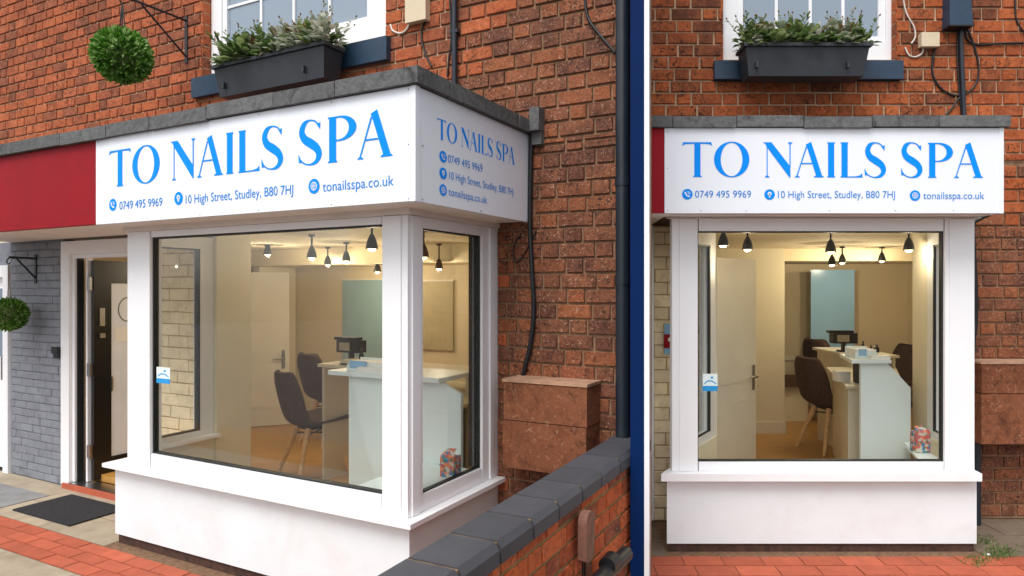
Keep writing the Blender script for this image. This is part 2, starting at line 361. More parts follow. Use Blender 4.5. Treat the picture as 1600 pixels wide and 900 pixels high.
def brick_field(T, parent, fn, rects, holes, ch, L, matfn, key, rot=0, proud=.004, depth=.03, limit=300, vis=None, bond='flemish', joint=.017, z0=0, jz=.002):
    """fn(a,z)->(u,v,z) on the wall face; rects to fill; holes to skip; rot = local rotation of a brick"""
    out = []
    for (a0, a1, b0, b1) in rects:
        r0 = math.floor((b0-z0)/ch)
        for row in range(r0, math.ceil((b1-z0)/ch)+1):
            zb, zt = z0+row*ch, z0+(row+1)*ch
            zb_, zt_ = max(zb, b0), min(zt, b1)
            if zt_-zb_ < ch*.35: continue
            if bond == 'flemish': seq = [L, L*.5]
            else: seq = [L]
            per = sum(seq); off = (row % 2)*per*.5+((row*37) % 11)*.004
            a = math.floor((a0-off)/per)*per+off; i = 0
            while a < a1:
                w_ = seq[i % len(seq)]*1.0; i += 1
                s, e = max(a, a0), min(a+w_, a1); a += w_
                if e-s < .03: continue
                segs = [(s, e)]
                for (h0, h1, g0, g1) in holes:
                    if zt_ <= g0+.01 or zb_ >= g1-.01: continue
                    ns = []
                    for (p, q) in segs:
                        if q <= h0 or p >= h1: ns.append((p, q)); continue
                        if p < h0: ns.append((p, h0))
                        if q > h1: ns.append((h1, q))
                    segs = ns
                for (p, q) in segs:
                    if q-p > .03: out.append(((p+q)/2, (zb_+zt_)/2, q-p-joint, zt_-zb_-joint))
    sc = []
    for k, (a, z, wd, hg) in enumerate(out):
        u, v, zz = fn(a, z); x, y, Y = T.fr.px(u, v, zz)
        ok = Y > .3 and -10 < x < 1610 and -10 < y < 910 and (vis is None or vis(x, y))
        sc.append((wd*hg/Y**2 if ok else -1, k))
    sc.sort(reverse=True)
    ind = {k for s, k in sc[:limit] if s > 0}
    rest = {}
    for k, (a, z, wd, hg) in enumerate(out):
        u, v, zz = fn(a, z); m = matfn(u, zz)
        pr = proud+rng.uniform(-.002, .002)
        off = Matrix.Rotation(rot, 3, 'Z') @ Vector((0, -pr, 0))
        loc = Vector((u, v, zz))+off; rr = (rng.uniform(-.004, .004), rng.uniform(-.006, .006), rot+rng.uniform(-.005, .005))
        if k in ind:
            o = T.inst('brick', piece(wd, hg, depth+pr, m, key+m.name, jz), loc, rr, parent)
        else:
            mb = rest.setdefault(m.name, (MB(), m))[0]
            pb = piece_mesh(wd, hg, depth+pr, m, rng, jz)
            mt = Matrix.Rotation(rr[2], 3, 'Z')
            mb.add([mt @ Vector(p)+loc for p in pb.v], pb.f)
    for nm, (mb, m) in rest.items():
        T.part('brickwork', mb, m, parent, kind='stuff')
    return len(ind), len(out)

# ------------------------------------------------------------------ lettering
def ell(cx, cy, rx, ry, n=40, t0=0, t1=2*math.pi): return [(cx+rx*math.cos(t0+(t1-t0)*i/n), cy+ry*math.sin(t0+(t1-t0)*i/n)) for i in range(n+1)]
def strip(a, b):
    n = len(a); return (list(a)+list(b), [[i, i+1, n+i+1, n+i] for i in range(n-1)])
def poly(p): return (p, [list(range(len(p)))])
def cr(pts, n=8):
    out = []; P = [pts[0]]+list(pts)+[pts[-1]]
    for i in range(1, len(P)-2):
        for k in range(n):
            t = k/n; q = []
            for c in range(len(pts[0])):
                p0, p1, p2, p3 = P[i-1][c], P[i][c], P[i+1][c], P[i+2][c]
                q.append(.5*((2*p1)+(-p0+p2)*t+(2*p0-5*p1+4*p2-p3)*t*t+(-p0+3*p1-3*p2+p3)*t**3))
            out.append(tuple(q))
    out.append(tuple(pts[-1])); return out
def ribbon(pts, n=8):
    q = cr(pts, n); a, b = [], []
    for i in range(len(q)):
        p, r = q[max(i-1, 0)], q[min(i+1, len(q)-1)]
        dx, dy = r[0]-p[0], r[1]-p[1]; l = math.hypot(dx, dy) or 1
        nx, ny = -dy/l, dx/l; w_ = q[i][2]/2
        a.append((q[i][0]+nx*w_, q[i][1]+ny*w_)); b.append((q[i][0]-nx*w_, q[i][1]-ny*w_))
    return strip(a, b)
def sh(shapes, dx, dy=0): return [([(x+dx, y+dy) for x, y in vs], fs) for vs, fs in shapes]
LT = {}
LT['T'] = [poly([(300,221),(533,221),(542,258),(534,247),(514,237),(444,234),(393,234),(320,237),(300,247),(290,258)]),
           poly([(393,233),(444,233),(444,495),(455,503),(455,509),(382,509),(382,503),(393,495)])]
LT['O'] = [strip(ell(703,364,147,148), ell(702,364,90,138))]
LT['N'] = [poly([(960,222),(1033,222),(1190,423),(1190,514),(1183,514),(995,262),(982,236)]),
           poly([(993,258),(1001,266),(1001,495),(1016,506),(1016,512),(978,512),(978,506),(993,495)]),
           poly([(1170,222),(1206,222),(1206,228),(1191,238),(1191,424),(1182,412),(1182,238),(1170,228)])]
A_ = [poly([(1316,240),(1362,218),(1452,495),(1466,506),(1466,512),(1385,512),(1385,506),(1402,495),(1327,262)]),
      poly([(1318,256),(1328,262),(1250,497),(1268,507),(1268,512),(1225,512),(1225,507),(1240,497)]),
      poly([(1280,392),(1368,392),(1371,402),(1277,402)])]
LT['A'] = A_
LT['I'] = [poly([(1495,222),(1560,222),(1560,227),(1553,236),(1553,498),(1560,506),(1560,512),(1495,512),(1495,506),(1502,498),(1502,236),(1495,227)])]
LT['L'] = sh([poly([(70,222),(135,222),(135,227),(130,236),(130,504),(195,503),(232,495),(250,476),(253,513),(70,513),(70,507),(78,498),(78,236),(70,227)])], 1535)
S_ = sh([ribbon([(428,264,7),(397,236,10),(352,226,12),(313,246,34),(295,294,43),(316,342,52),(362,374,58),(407,408,52),(427,452,42),(406,496,28),(356,512,11),(310,499,10),(280,470,8)]),
         poly([(438,243),(435,293),(404,250),(420,256)]), poly([(269,432),(272,494),(305,492),(286,470)])], 1535)
LT['S'] = S_
LT['S2'] = sh(S_, 302)
LT['P'] = sh([poly([(795,226),(857,226),(857,504),(866,510),(866,516),(795,516),(795,510),(805,504),(805,240),(795,232)]),
              strip([(855,226)]+ell(885,305,118,79,24,-math.pi/2,math.pi/2)+[(855,384)], [(855,236)]+ell(872,305,78,69,24,-math.pi/2,math.pi/2)+[(855,374)])], 1535)
LT['A2'] = sh(A_, 1320, 4)
HEAD = [('T','T'),('O','O'),('N','N'),('A','A'),('I','I'),('L','L'),('S','S'),('S','S2'),('P','P'),('A','A2')]
HX0, HX1, HB, HCAP = 290.0, 2795.0, 511.0, 289.0
_tc = {}
def text_mesh(s):
    if s in _tc: return _tc[s]
    cu = bpy.data.curves.new('t', 'FONT'); cu.body = s; cu.resolution_u = 4
    o = bpy.data.objects.new('t', cu); C.objects.link(o)
    dg = bpy.context.evaluated_depsgraph_get(); dg.update()
    me = o.evaluated_get(dg).to_mesh()
    vs = [(v.co.x, v.co.y) for v in me.vertices]; fs = [list(p.vertices) for p in me.polygons]
    o.evaluated_get(dg).to_mesh_clear(); bpy.data.objects.remove(o); bpy.data.curves.remove(cu)
    _tc[s] = (vs, fs); return _tc[s]
CAPH = max(y for x, y in text_mesh('H')[0])
def put_text(T, parent, s, fn, a0, a1, zb, cap, mat):
    """one part for each word"""
    vs, fs = text_mesh(s); x0 = min(x for x, y in vs); x1 = max(x for x, y in vs)
    iv = sorted((min(vs[i][0] for i in f), max(vs[i][0] for i in f), k) for k, f in enumerate(fs))
    groups = []; end = -9
    for lo, hi, k in iv:
        if lo-end > .16: groups.append([])
        groups[-1].append(k); end = max(end, hi)
    for g in groups:
        ids = sorted({i for k in g for i in fs[k]}); mp = {i: n for n, i in enumerate(ids)}
        mb = MB(); mb.add([fn(a0+(vs[i][0]-x0)/(x1-x0)*(a1-a0), zb+vs[i][1]/CAPH*cap, .0) for i in ids], [[mp[i] for i in fs[k]] for k in g])
        T.part('contact_word', mb, mat, parent)
def put_head(T, parent, fn, a0, a1, zb, cap, mat):
    for nm, k in HEAD:
        mb = MB()
        for i, (vs, fs) in enumerate(LT[k]):
            mb.add([fn(a0+(x-HX0)/(HX1-HX0)*(a1-a0), zb+(HB-y)/HCAP*cap, i*.0004) for x, y in vs], fs)
        T.part('letter', mb, mat, parent, label='blue letter '+nm)
def put_icon(T, parent, kind, fn, a, z, ra, rz):
    mb = MB(); vs = [(a, z)]+ell(a, z, ra, rz, 28)[:-1]
    mb.add([fn(p, q, 0) for p, q in vs], [[0, 1+i, 1+(i+1) % 28] for i in range(28)])
    d = T.part('icon', mb, M['blue'], parent)
    g = MB(); E = lambda x, y: fn(a+x*ra, z+y*rz, .0012)
    def ad(shape): g.add([E(x, y) for x, y in shape[0]], shape[1])
    if kind == 'phone':
        ad(ribbon([(-.38,.42,.34),(-.36,.1,.22),(-.1,-.25,.22),(.18,-.42,.22),(.42,-.36,.34)], 5))
        ad(ribbon([(.02,.2,.1),(.2,.16,.1),(.24,-.02,.1)], 5)); ad(ribbon([(.02,.46,.1),(.4,.36,.1),(.5,-.02,.1)], 5))
    elif kind == 'pin':
        ad(strip(ell(0,.14,.38,.38,24), ell(0,.14,.15,.15,24))); ad(poly([(-.34,0),(-.1,-.1),(.1,-.1),(.34,0),(0,-.62)]))
    else:
        ad(strip(ell(0,0,.58,.58,24), ell(0,0,.48,.48,24))); ad(strip(ell(0,0,.28,.53,24), ell(0,0,.19,.53,24)))
        ad(poly([(-.53,-.05),(.53,-.05),(.53,.05),(-.53,.05)])); ad(poly([(-.05,-.53),(.05,-.53),(.05,.53),(-.05,.53)]))
    T.part('glyph', g, M['sign'], d)

PHONE, ADDR, WEB = '0749 495 9969', '10 High Street, Studley, B80 7HJ', 'tonailsspa.co.uk'
exec_order = []
# ================================================================== GROUND
gm = MB(); gm.add([(-40,-40,-.02),(40,-40,-.02),(40,40,-.02),(-40,40,-.02)], [[0,1,2,3]])
solo('ground', gm, M['ground'], None, None, Wf, kind='structure')
def slab_field(T, name, rects, mat, top, th=.03, gap=.008, ch=.004):
    for (u0, u1, v0, v1) in rects:
        mb = MB(); mb.box(u0+gap/2, u1-gap/2, v0+gap/2, v1-gap/2, top-th, top+rng.uniform(-.0015, .0015))
        T.part(name, mb, mat, bevel=ch)
# ---- left pavement
pl = Thing('pavement', None, None, Lf, (-3, 0, 0), kind='structure')
pl.part('bed', MB().box(-9, 1.6, -3, .95, -.015, -.006), M['joint'])
pav = {}
for row in range(3):
    v1 = .187-row*.124; off = .15*(row % 2)
    a = -7.2+off
    while a < .6:
        k = rng.randrange(4)
        if k not in pav: pav[k] = mesh_of(MB().box(-.146, .146, -.058, .058, -.03+k*.001, k*.001), (0,0,0), M['terracotta'], .004)
        pl.inst('paver', pav[k], (a+.15, v1-.062, 0), (rng.uniform(-.006,.006), rng.uniform(-.006,.006), rng.uniform(-.006,.006))); a += .3
slab_field(pl, 'flagstone', [(-7.4,-6.2,.195,.95),(-6.2,-4.93,.70,.95),(-4.93,-3.9,.56,.95),(-4.93,-4.1,.195,.56),(-4.1,-3.16,.195,.56),(-3.9,-3.16,.56,.95)], M['flag'], -.002)
slab_field(pl, 'flagstone', [(-6.2,-4.93,.195,.70)], M['flag_g'], .004)
slab_field(pl, 'flagstone', [(a, a+.9, -1.1, -.19) for a in [-7.3+.9*i for i in range(9)]], M['flag'], -.002)
slab_field(pl, 'flagstone', [(a, a+.9, -2.0, -1.1) for a in [-7.6+.9*i for i in range(9)]], M['flag_g'], -.002)
slab_field(pl, 'flagstone', [(-.28,.64,.2,1.2),(.92,1.35,-.9,.9)], M['flag_d'], -.004)
# ---- right pavement
pr = Thing('pavement', None, None, Rf, (-1, 0, 0), kind='structure')
pr.part('bed', MB().box(-3.3, 3, -2.4, 1.05, -.014, -.007), M['joint'])
pav2 = {}
for row in range(4):
    v1 = .19-row*.165; a = -2.85+.10*(row % 2)-.04*row
    while a < 2.4:
        k = rng.randrange(4)
        if k not in pav2: pav2[k] = mesh_of(MB().box(-.141, .141, -.077, .077, -.03+k*.001, k*.001), (0,0,0), M['terracotta'], .004)
        pr.inst('paver', pav2[k], (a+.145, v1-.0825, 0), (rng.uniform(-.006,.006), rng.uniform(-.006,.006), rng.uniform(-.006,.006))); a += .29
slab_field(pr, 'flagstone', [(-2.75,-2.36,.2,.95),(.0,.52,.2,.62),(.0,.45,.62,1.0),(.52,1.35,.2,.62),(.45,1.2,.62,1.0),(1.2,2.2,.62,1.0),(1.35,2.2,.2,.62)], M['flag_d'], -.003)
slab_field(pr, 'flagstone', [(-2.9+.9*i, -2.0+.9*i, -1.5, -.475) for i in range(6)], M['flag'], -.003)
# litter and moss between the right hand flags
for i, (x, y, lb) in enumerate([(1549,806,'largest white scrap of litter on the flagstones right of the frontal bay'),(1583,808,'pale chip of litter near the right edge of the frontal flagstones'),(1545,868,'pale stone chip by the corner of the frontal rendered base')]):
    u, v = Rf.onz(x, y, 0); mb = MB(); r_ = .026-.006*i
    mb.extr([(u+r_*math.cos(k*1.05+i)*rng.uniform(.6,1.2), v+r_*math.sin(k*1.05+i)*rng.uniform(.5,1)) for k in range(6)], lambda a, b, d: (a, b, .004+d), .008)
    solo('litter', mb, M['paper'], lb, 'litter', Rf)
ms = MB()
for i in range(900):
    x, y = rng.choice([(1540,845),(1555,858),(1562,868),(1530,880),(1545,872),(1520,872),(1575,862)]); x += rng.gauss(0, 9); y += rng.gauss(0, 4)
    u, v = Rf.onz(x, y, 0)
    if -.02 < u < 2 or v < .2:
        h_ = rng.uniform(.006,.02); a_ = rng.uniform(0, 6.28); d_ = .006
        ms.add([(u-d_*math.cos(a_), v-d_*math.sin(a_), -.003), (u+d_*math.cos(a_), v+d_*math.sin(a_), -.003), (u+rng.uniform(-.01,.01), v+rng.uniform(-.01,.01), h_)], [[0,1,2]])
solo('moss', ms, M['green'], 'low green moss in the joints beside the frontal bay window', 'moss', Rf, kind='stuff')

# ================================================================== LEFT BUILDING
WL = 1.295
B = Thing('brick_building', 'old orange brick building seen at an angle, with hanging topiary ball bracket', 'building', Lf, (-3, WL, 0))
UW = (-3.521, -1.31, 3.99, 5.9)         # upper window opening u0 u1 z0 z1
wall = MB()
wall.box(-8.6, UW[0], WL+.012, WL+.3, 2.5, 6.2).box(UW[1], -.62, WL+.012, WL+.3, 3.05, 6.2)
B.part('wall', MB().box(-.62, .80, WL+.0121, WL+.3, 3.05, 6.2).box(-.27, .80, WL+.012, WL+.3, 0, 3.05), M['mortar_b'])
wall.box(UW[0], UW[1], WL+.012, WL+.3, 3.05, UW[2]).box(UW[0], UW[1], WL+.012, WL+.3, UW[3], 6.2)
wall.box(UW[0], -.27, WL+.012, WL+.3, 2.62, 3.05)
B.part('wall', wall, M['mortar'])
def slate_line(x): return 247-(x)*.1735 if x < 653 else 107+(x-653)*.42
def visL(x, y):
    if x < 840 and y > slate_line(x)-12 and y < 352: return False
    if y > 352 and (x < 768 or (785 < x < 945 and y > 590)): return False
    if y > 680-(x-959)*.588: return False
    if 330 < x < 605 and y < 150-(x-330)*.3: return False
    return x < 965
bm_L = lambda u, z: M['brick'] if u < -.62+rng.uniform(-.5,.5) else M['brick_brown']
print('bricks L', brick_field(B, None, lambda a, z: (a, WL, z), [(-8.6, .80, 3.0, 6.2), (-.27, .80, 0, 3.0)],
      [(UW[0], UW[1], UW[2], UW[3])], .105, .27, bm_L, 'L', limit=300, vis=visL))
# reveal of the upper window (left jamb and head)
rv = Thing  # alias not used
jb = MB()
for i in range(19):
    z = UW[2]+i*.105
    if z+.1 > UW[3]: break
    jb.box(UW[0]-.02, UW[0]+.002+rng.uniform(0,.003), WL+.002, WL+.12, z+.006, z+.099)
B.part('window_reveal', jb, M['brick'], bevel=.003)
def upper_window(T, fr, u0, u1, z0, z1, vp, bars, hbars, gl, gb):
    """white sash: frame plane vp; glass left edge gl[0], right edge gl[1], bottom gb"""
    o = T.part('upper_window', MB().box(u0, gl[0]-.06, vp, vp+.08, z0, z1).box(gl[1]+.06, u1, vp, vp+.08, z0, z1).box(gl[0]-.06, gl[1]+.06, vp, vp+.08, z0, gb-.06), M['white'], bevel=.006)
    T.part('sash', MB().box(gl[0]-.058, gl[0], vp+.012, vp+.07, gb-.058, z1).box(gl[1], gl[1]+.058, vp+.012, vp+.07, gb-.058, z1).box(gl[0]-.0, gl[1], vp+.0125, vp+.069, gb-.058, gb), M['white'], o, bevel=.006)
    xs = [gl[0]]+[b for b in bars]+[gl[1]]; zs = [gb]+hbars+[z1]
    for b in bars: T.part('glazing_bar', MB().box(b-.013, b+.013, vp+.02, vp+.05, gb, z1), M['white'], o, bevel=.004)
    for h_ in hbars: T.part('glazing_bar', MB().box(gl[0], gl[1], vp+.023, vp+.048, h_-.012, h_+.012), M['white'], o, bevel=.003)
    for i in range(len(xs)-1):
        for k in range(len(zs)-1):
            p = MB().box(xs[i]+.001, xs[i+1]-.001, vp+.034, vp+.04, zs[k]+.001, zs[k+1]-.001); T.part('pane', p, M['upglass'], o)
    return o
vp = WL+.09
gx = [Lf.onv(x, 40, vp+.03)[0] for x in (357, 409, 460, 516, 576)]
gb = Lf.onv(576, 27, vp+.03)[1]
hb = Lf.onv(400, 0, vp+.03)[1]
upper_window(B, Lf, UW[0]+.01, UW[1]-.005, UW[2]+.005, UW[3], vp, gx[1:4], [hb, hb+.45, hb+.9], (gx[0], gx[4]), gb)
def stone_sill(T, u0, u1, v0, v1, z0, z1):
    return T.part('window_sill', MB().box(u0, u1, v0, v1, z0, z1), M['navy_sill'], bevel=.008)
stone_sill(B, -3.60, -1.245, WL-.06, WL+.2, 3.80, 3.985)

# ---- slate ledge over the sign
def ledge(fr, u0, u1, v0, z0, z1, side_v, label, lefts):
    T = Thing('slate_ledge', label, 'ledge', fr, (u1, v0, z0))
    a = u1
    while a > u0:
        l = min(rng.uniform(.42, .62), a-u0)
        jz = rng.uniform(-.006, .005)
        T.part('slate', MB().box(a-l+.003, a-.003, v0+rng.uniform(-.004,.004), v0+.3, z0+jz, z1+jz), M['slate'], bevel=.007); a -= l
    b = v0+.303
    while b < side_v:
        l = min(rng.uniform(.35,.5), side_v-b)
        T.part('slate', MB().box(u1-.3, u1+rng.uniform(-.003,.003), b+.003, b+l-.003, z0, z1+rng.uniform(-.003,.003)), M['slate'], bevel=.007); b += l
    T.part('flat_roof', MB().box(u0, u1-.302, v0+.305, side_v, z0+.01, z1-.008), M['slate'])
    return T
ledge(Lf, -6.2, .04, -.03, 3.083, 3.172, WL, 'weathered dark slate ledge above the angled sign, turning the corner', 0)
solo('stone_corbel', MB().box(.045, .12, WL-.09, WL, 3.09, 3.25).box(.045, .118, WL-.05, WL-.002, 3.0, 3.089), M['slate'], 'dark stone end block on the brick wall at the end of the slate ledge', 'stone block', Lf, bevel=.01)

# ---- the sign, left (front and side)
SL = Thing('shop_sign', 'white shop sign with blue lettering wrapping round the corner of the angled shop', 'sign', Lf, (0, 0, 2.462))
SL.part('front_panel', MB().box(-2.911, -.003, 0, .03, 2.464, 3.081), M['sign'], bevel=.003)
SL.part('side_panel', MB().box(-.033, 0, .033, WL-.005, 2.464, 3.079), M['sign'], bevel=.003)
SL.part('corner_trim', MB().box(-.028, .004, -.004, .0325, 2.462, 3.082), M['sign'], bevel=.004)
SL.part('backing', MB().box(-2.9, -.036, .034, .10, 2.47, 3.07), M['white'])
fF = lambda a, b, d: (a, -.0022-d, b)
fS = lambda a, b, d: (.0022+d, a, b)
def aL(x, y=300): return Lf.onv(x, y, -.002)[0]
put_head(SL, None, fF, aL(170), aL(615.5), 2.722, .262, M['blue'])
put_icon(SL, None, 'phone', fF, aL(176.2), Lf.onv(176.2,320,0)[1], .044, .044)
put_text(SL, None, PHONE, fF, aL(186.5), aL(253.5), 2.558, .056, M['blue2'])
put_icon(SL, None, 'pin', fF, aL(278.9), Lf.onv(278.9,310,0)[1], .044, .044)
put_text(SL, None, ADDR, fF, aL(290), aL(458), 2.558, .056, M['blue2'])
put_icon(SL, None, 'globe', fF, aL(490.5), Lf.onv(490.5,291,0)[1], .044, .044)
put_text(SL, None, WEB, fF, aL(504), aL(615), 2.556, .056, M['blue2'])
def aS(x, y=260): return Lf.onu(x, y, .002)[0]
put_head(SL, None, fS, aS(683), aS(804.5), 2.836, .115, M['blue'])
for k, (kind, s, x1, yi, xe) in enumerate([('phone', PHONE, 700, 245, 754), ('pin', ADDR, 702, 271, 802), ('globe', WEB, 701, 297, 761)]):
    zc = Lf.onu(692.5, yi, 0)[1]
    put_icon(SL, None, kind, fS, aS(692.5), zc, .036, .033)
    put_text(SL, None, s, fS, aS(x1), aS(xe), zc-.023, .044, M['blue2'])
for u in (-2.88, -2.3, -1.75, -1.2, -.6, -.045):
    for z in (2.478, 3.066) if u not in (-2.88, -.045) else (2.478, 2.77, 3.066):
        SL.part('screw', MB().lathe((u, -.001, z), [(0, .002), (.0035, .0016), (.0042, 0)], 10, Vector((0,-1,0))), M['steel'])
for v in (.06, .65, 1.25):
    for z in (2.478, 2.77) if v < 1 else (2.478,):
        SL.part('screw', MB().lathe((.001, v, z), [(0, .003), (.005, .0025), (.006, 0)], 10, Vector((1,0,0))), M['steel'])
# ---- red fascia left
rf = Thing('red_fascia', 'long plain dark red fascia board left of the angled white sign', 'fascia', Lf, (-4, 0, 2.48))
rf.part('board', MB().box(-6.2, -2.914, .004, .03, 2.484, 3.078), M['red'], bevel=.003)
rf.part('bottom_trim', MB().box(-6.2, -2.914, -.004, .05, 2.468, 2.4835), M['red'], bevel=.002)
solo('entrance_soffit', MB().box(-6.2, -3.0, .06, .95, 2.50, 2.54), M['soffit'], 'pale painted soffit above the black entrance door', 'soffit', Lf)

# ================================================================== left bay window
BW = Thing('bay_window', 'white framed corner bay window of the angled shop over a rendered base', 'bay window', Lf, (-1.6, .28, 0))
fz0, fz1 = .64, 2.43; V0 = .28; U1 = -.269; UL = -2.99
def pf(nm, *bx, mat='white', par=None, bev=.005): 
    mb = MB()
    for b in bx: mb.box(*b)
    return BW.part(nm, mb, M[mat], par, bevel=bev)
BW.part('base_wall', MB().hexa([(-3.156,.28),(-.262,.28),(-.262,WL),(-.42,WL),(-.42,.44),(-3.0,.44),(-3.0,.95),(-3.156,.95)], .07, .602), M['stucco'], bevel=.008, seg=2)
pf('plinth', (-3.14,-.28,.298,.43,-.01,.068), (-.43,-.282,.432,WL,-.01,.067), mat='plinth', bev=.01)
sillm = MB()
sillm.hexa([(-3.2,.205),(-.195,.205),(-.195,WL),(-.33,WL),(-.33,.35),(-3.06,.35),(-3.06,.95),(-3.2,.95)], .604, .634)
BW.part('sill', sillm, M['sill'], bevel=.006, seg=2)
# front frame: rail, head, posts
oL, oR, oB, oT = -2.704, -.473, .757, 2.372
pf('bottom_rail', (oL, oR, V0, V0+.07, .636, oB-.012)); pf('head_rail', (oL, oR, V0, V0+.07, oT+.012, fz1))
pf('post', (UL, oL-.012, V0-.004, V0+.09, .636, fz1)); 
cp = pf('corner_post', (oR+.012, U1, V0-.006, V0+.139, .636, fz1), bev=.006)
pf('post_cover', (-.44, U1-.045, V0-.016, V0-.0065, .637, fz1-.002), par=cp, bev=.003)
pf('post_cover', (U1+.0005, U1+.010, V0+.03, V0+.105, .637, fz1-.002), par=cp, bev=.003)
pf('gasket', (oL-.012, oL, V0+.02, V0+.06, oB-.012, oT+.012), (oR, oR+.012, V0+.02, V0+.06, oB-.012, oT+.012), (oL, oR, V0+.02, V0+.06, oB-.012, oB), (oL, oR, V0+.02, V0+.06, oT, oT+.012), mat='gasket', bev=0)
pf('pane', (oL, oR, V0+.034, V0+.042, oB, oT), mat='glass', bev=0)
# right cheek
c0, c1 = .419, 1.086
pf('bottom_rail', (U1-.07, U1, c0, c1, .636, .738)); pf('head_rail', (U1-.07, U1, c0, c1, oT-.008, fz1))
pf('post', (U1-.075, U1, c1+.012, WL+.02, .636, fz1)); pf('post_cover', (U1+.0005, U1+.012, c1+.10, WL-.06, .637, fz1-.002), bev=.003)
pf('gasket', (U1-.06, U1-.02, c1, c1+.012, .738, oT-.008), (U1-.055, U1-.022, c0, c1, .738, .748), (U1-.055, U1-.022, c0, c1, oT-.018, oT-.008), mat='gasket', bev=0)
pf('pane', (U1-.042, U1-.034, c0, c1, .748, oT-.018), mat='glass', bev=0)
pf('inner_bead', (U1-.10, U1-.062, c1-.012, c1+.03, .745, oT-.012), mat='gasket', bev=0)
# left cheek
pf('post', (UL, -2.90, V0+.092, .395, .636, fz1)); pf('post', (UL, -2.90, .83, .95, .636, fz1))
pf('bottom_rail', (UL, -2.90, .395, .83, .636, .80)); pf('head_rail', (UL, -2.90, .395, .83, 2.33, fz1))
pf('gasket', (-2.955,-2.91,.395,.41,.80,2.33), (-2.955,-2.905,.812,.83,.80,2.33), (-2.955,-2.91,.41,.812,.80,.812), (-2.955,-2.91,.41,.812,2.318,2.33), mat='gasket', bev=0)
pf('pane', (-2.945, -2.937, .41, .812, .812, 2.318), mat='glass', bev=0)
# moulded head above the frame, below the sign
hd = MB(); hd.box(UL-.02, U1+.03, V0-.03, V0+.12, fz1+.002, 2.468).box(U1-.1, U1+.0295, V0+.1205, WL-.01, fz1+.002, 2.467)
BW.part('head_moulding', hd, M['soffit'], bevel=.01, seg=2)
BW.part('soffit', MB().hexa([(-3.0,.05),(-.04,.05),(-.04,WL-.01),(-.24,WL-.01),(-.24,.25),(-3.0,.25)], 2.4695, 2.50), M['soffit'])
BW.part('window_board', MB().box(-.80,-.36,.36,1.09,.70,.722), M['desk'], bevel=.004)
BW.part('inner_jamb', MB().box(-2.98,-2.86,.952,1.30,.12,2.5), M['wall_in_l'])
BW.part('inner_cill', MB().box(-2.898,-2.80,.36,.95,.735,.76), M['white'], bevel=.004)
BW.part('inner_cheek', MB().box(-2.98,-2.885,.445,.95,.12,.735), M['wall_in_l'])
# sticker on the pane
def sticker(fr, x0, x1, y0, y1, v, label):
    u0, z1 = fr.onv(x0, y0, v); u1, z0 = fr.onv(x1, y1, v); zm = z0+(z1-z0)*.3
    T = Thing('window_sticker', label, 'sticker', fr, (u0, v, z0))
    T.part('paper', MB().box(u0, u1, v-.002, v, z0, z1), M['sticker'])
    T.part('blue_band', MB().box(u0, u1, v-.0035, v-.0025, z0, zm), M['print_blue'])
    ar = MB(); vs, fs = ribbon([(.1,.42,.07),(.35,.58,.07),(.65,.56,.07),(.9,.42,.07)], 5)
    ar.add([(u0+(u1-u0)*x, v-.003, z0+(z1-z0)*y) for x, y in vs], fs)
    vs = ell(.62,.78,.09,.07,12); ar.add([(u0+(u1-u0)*x, v-.003, z0+(z1-z0)*y) for x, y in vs[:-1]], [list(range(12))])
    T.part('mark', ar, M['print_blue'])
sticker(Lf, 245, 266, 573, 600, V0+.032, 'small white and blue sticker low on the angled shop window')

# ================================================================== entrance, left
DV = .95
ED = Thing('entrance_door', 'open black entrance door with frosted glazing in a white frame', 'door', Lf, (-4.6, DV, .02))
pf2 = lambda nm, mat, par, bev, *bx: ED.part(nm, (lambda m: [m.box(*b) for b in bx] and m)(MB()), M[mat], par, bevel=bev)
fr_ = pf2('door_frame', 'white', None, .005, (-5.174,-5.03,DV-.03,DV+.09,.02,2.47), (-5.03,-3.86,DV-.03,DV+.09,2.34,2.47), (-3.86,-3.74,DV-.03,DV+.09,.02,2.47))
pf2('frame_step', 'white', fr_, .004, (-5.029,-4.985,DV+.0,DV+.09,.06,2.34), (-4.985,-3.86,DV+.0,DV+.09,2.30,2.339))
pf2('weather_seal', 'gasket', fr_, 0, (-4.984,-4.972,DV+.02,DV+.08,.06,2.30))
pf2('frame_edge', 'white', fr_, .003, (-4.90,-4.872,DV+.06,DV+.11,.06,2.30))
pf2('threshold', 'steel', None, .004, (-5.02,-3.87,DV-.04,DV+.12,.02,.055))
pf2('step', 'terracotta', None, .004, (-5.1,-3.8,DV-.06,DV-.042,-.005,.05))
uh = -4.80
leaf = pf2('door_leaf', 'door_black', None, .004, (uh-.045,uh,DV+.08,DV+.25,.07,2.28), (uh-.045,uh,DV+.82,DV+.95,.07,2.28), (uh-.045,uh,DV+.25,DV+.82,.07,.28), (uh-.045,uh,DV+.25,DV+.82,2.05,2.28))
pf2('glazing', 'frost', leaf, 0, (uh-.03,uh-.012,DV+.25,DV+.82,.28,2.05))
lg = MB(); vs, fs = strip(ell(DV+.42,1.78,.10,.13,28,.6,5.6), ell(DV+.42,1.78,.088,.116,28,.6,5.6)); lg.add([(uh-.010, a, b) for a, b in vs], fs)
ED.part('glazing_mark', lg, M['flag_g'], leaf)
pf2('notice', 'paper', leaf, 0, (uh-.0115,uh-.0095,DV+.29,DV+.6,1.45,1.60))
for z in (.30, 1.12, 1.98): pf2('hinge', 'steel', leaf, .004, (-4.87,-4.815,DV+.05,DV+.075,z,z+.13))
pf2('letter_plate', 'steel', leaf, .006, (uh+.001,uh+.014,DV+.13,DV+.18,1.62,1.80)); pf2('lock', 'steel', leaf, .006, (uh+.001,uh+.02,DV+.13,DV+.18,1.50,1.545))
pf2('handle', 'steel', leaf, .004, (uh+.001,uh+.03,DV+.235,DV+.25,.95,1.1))
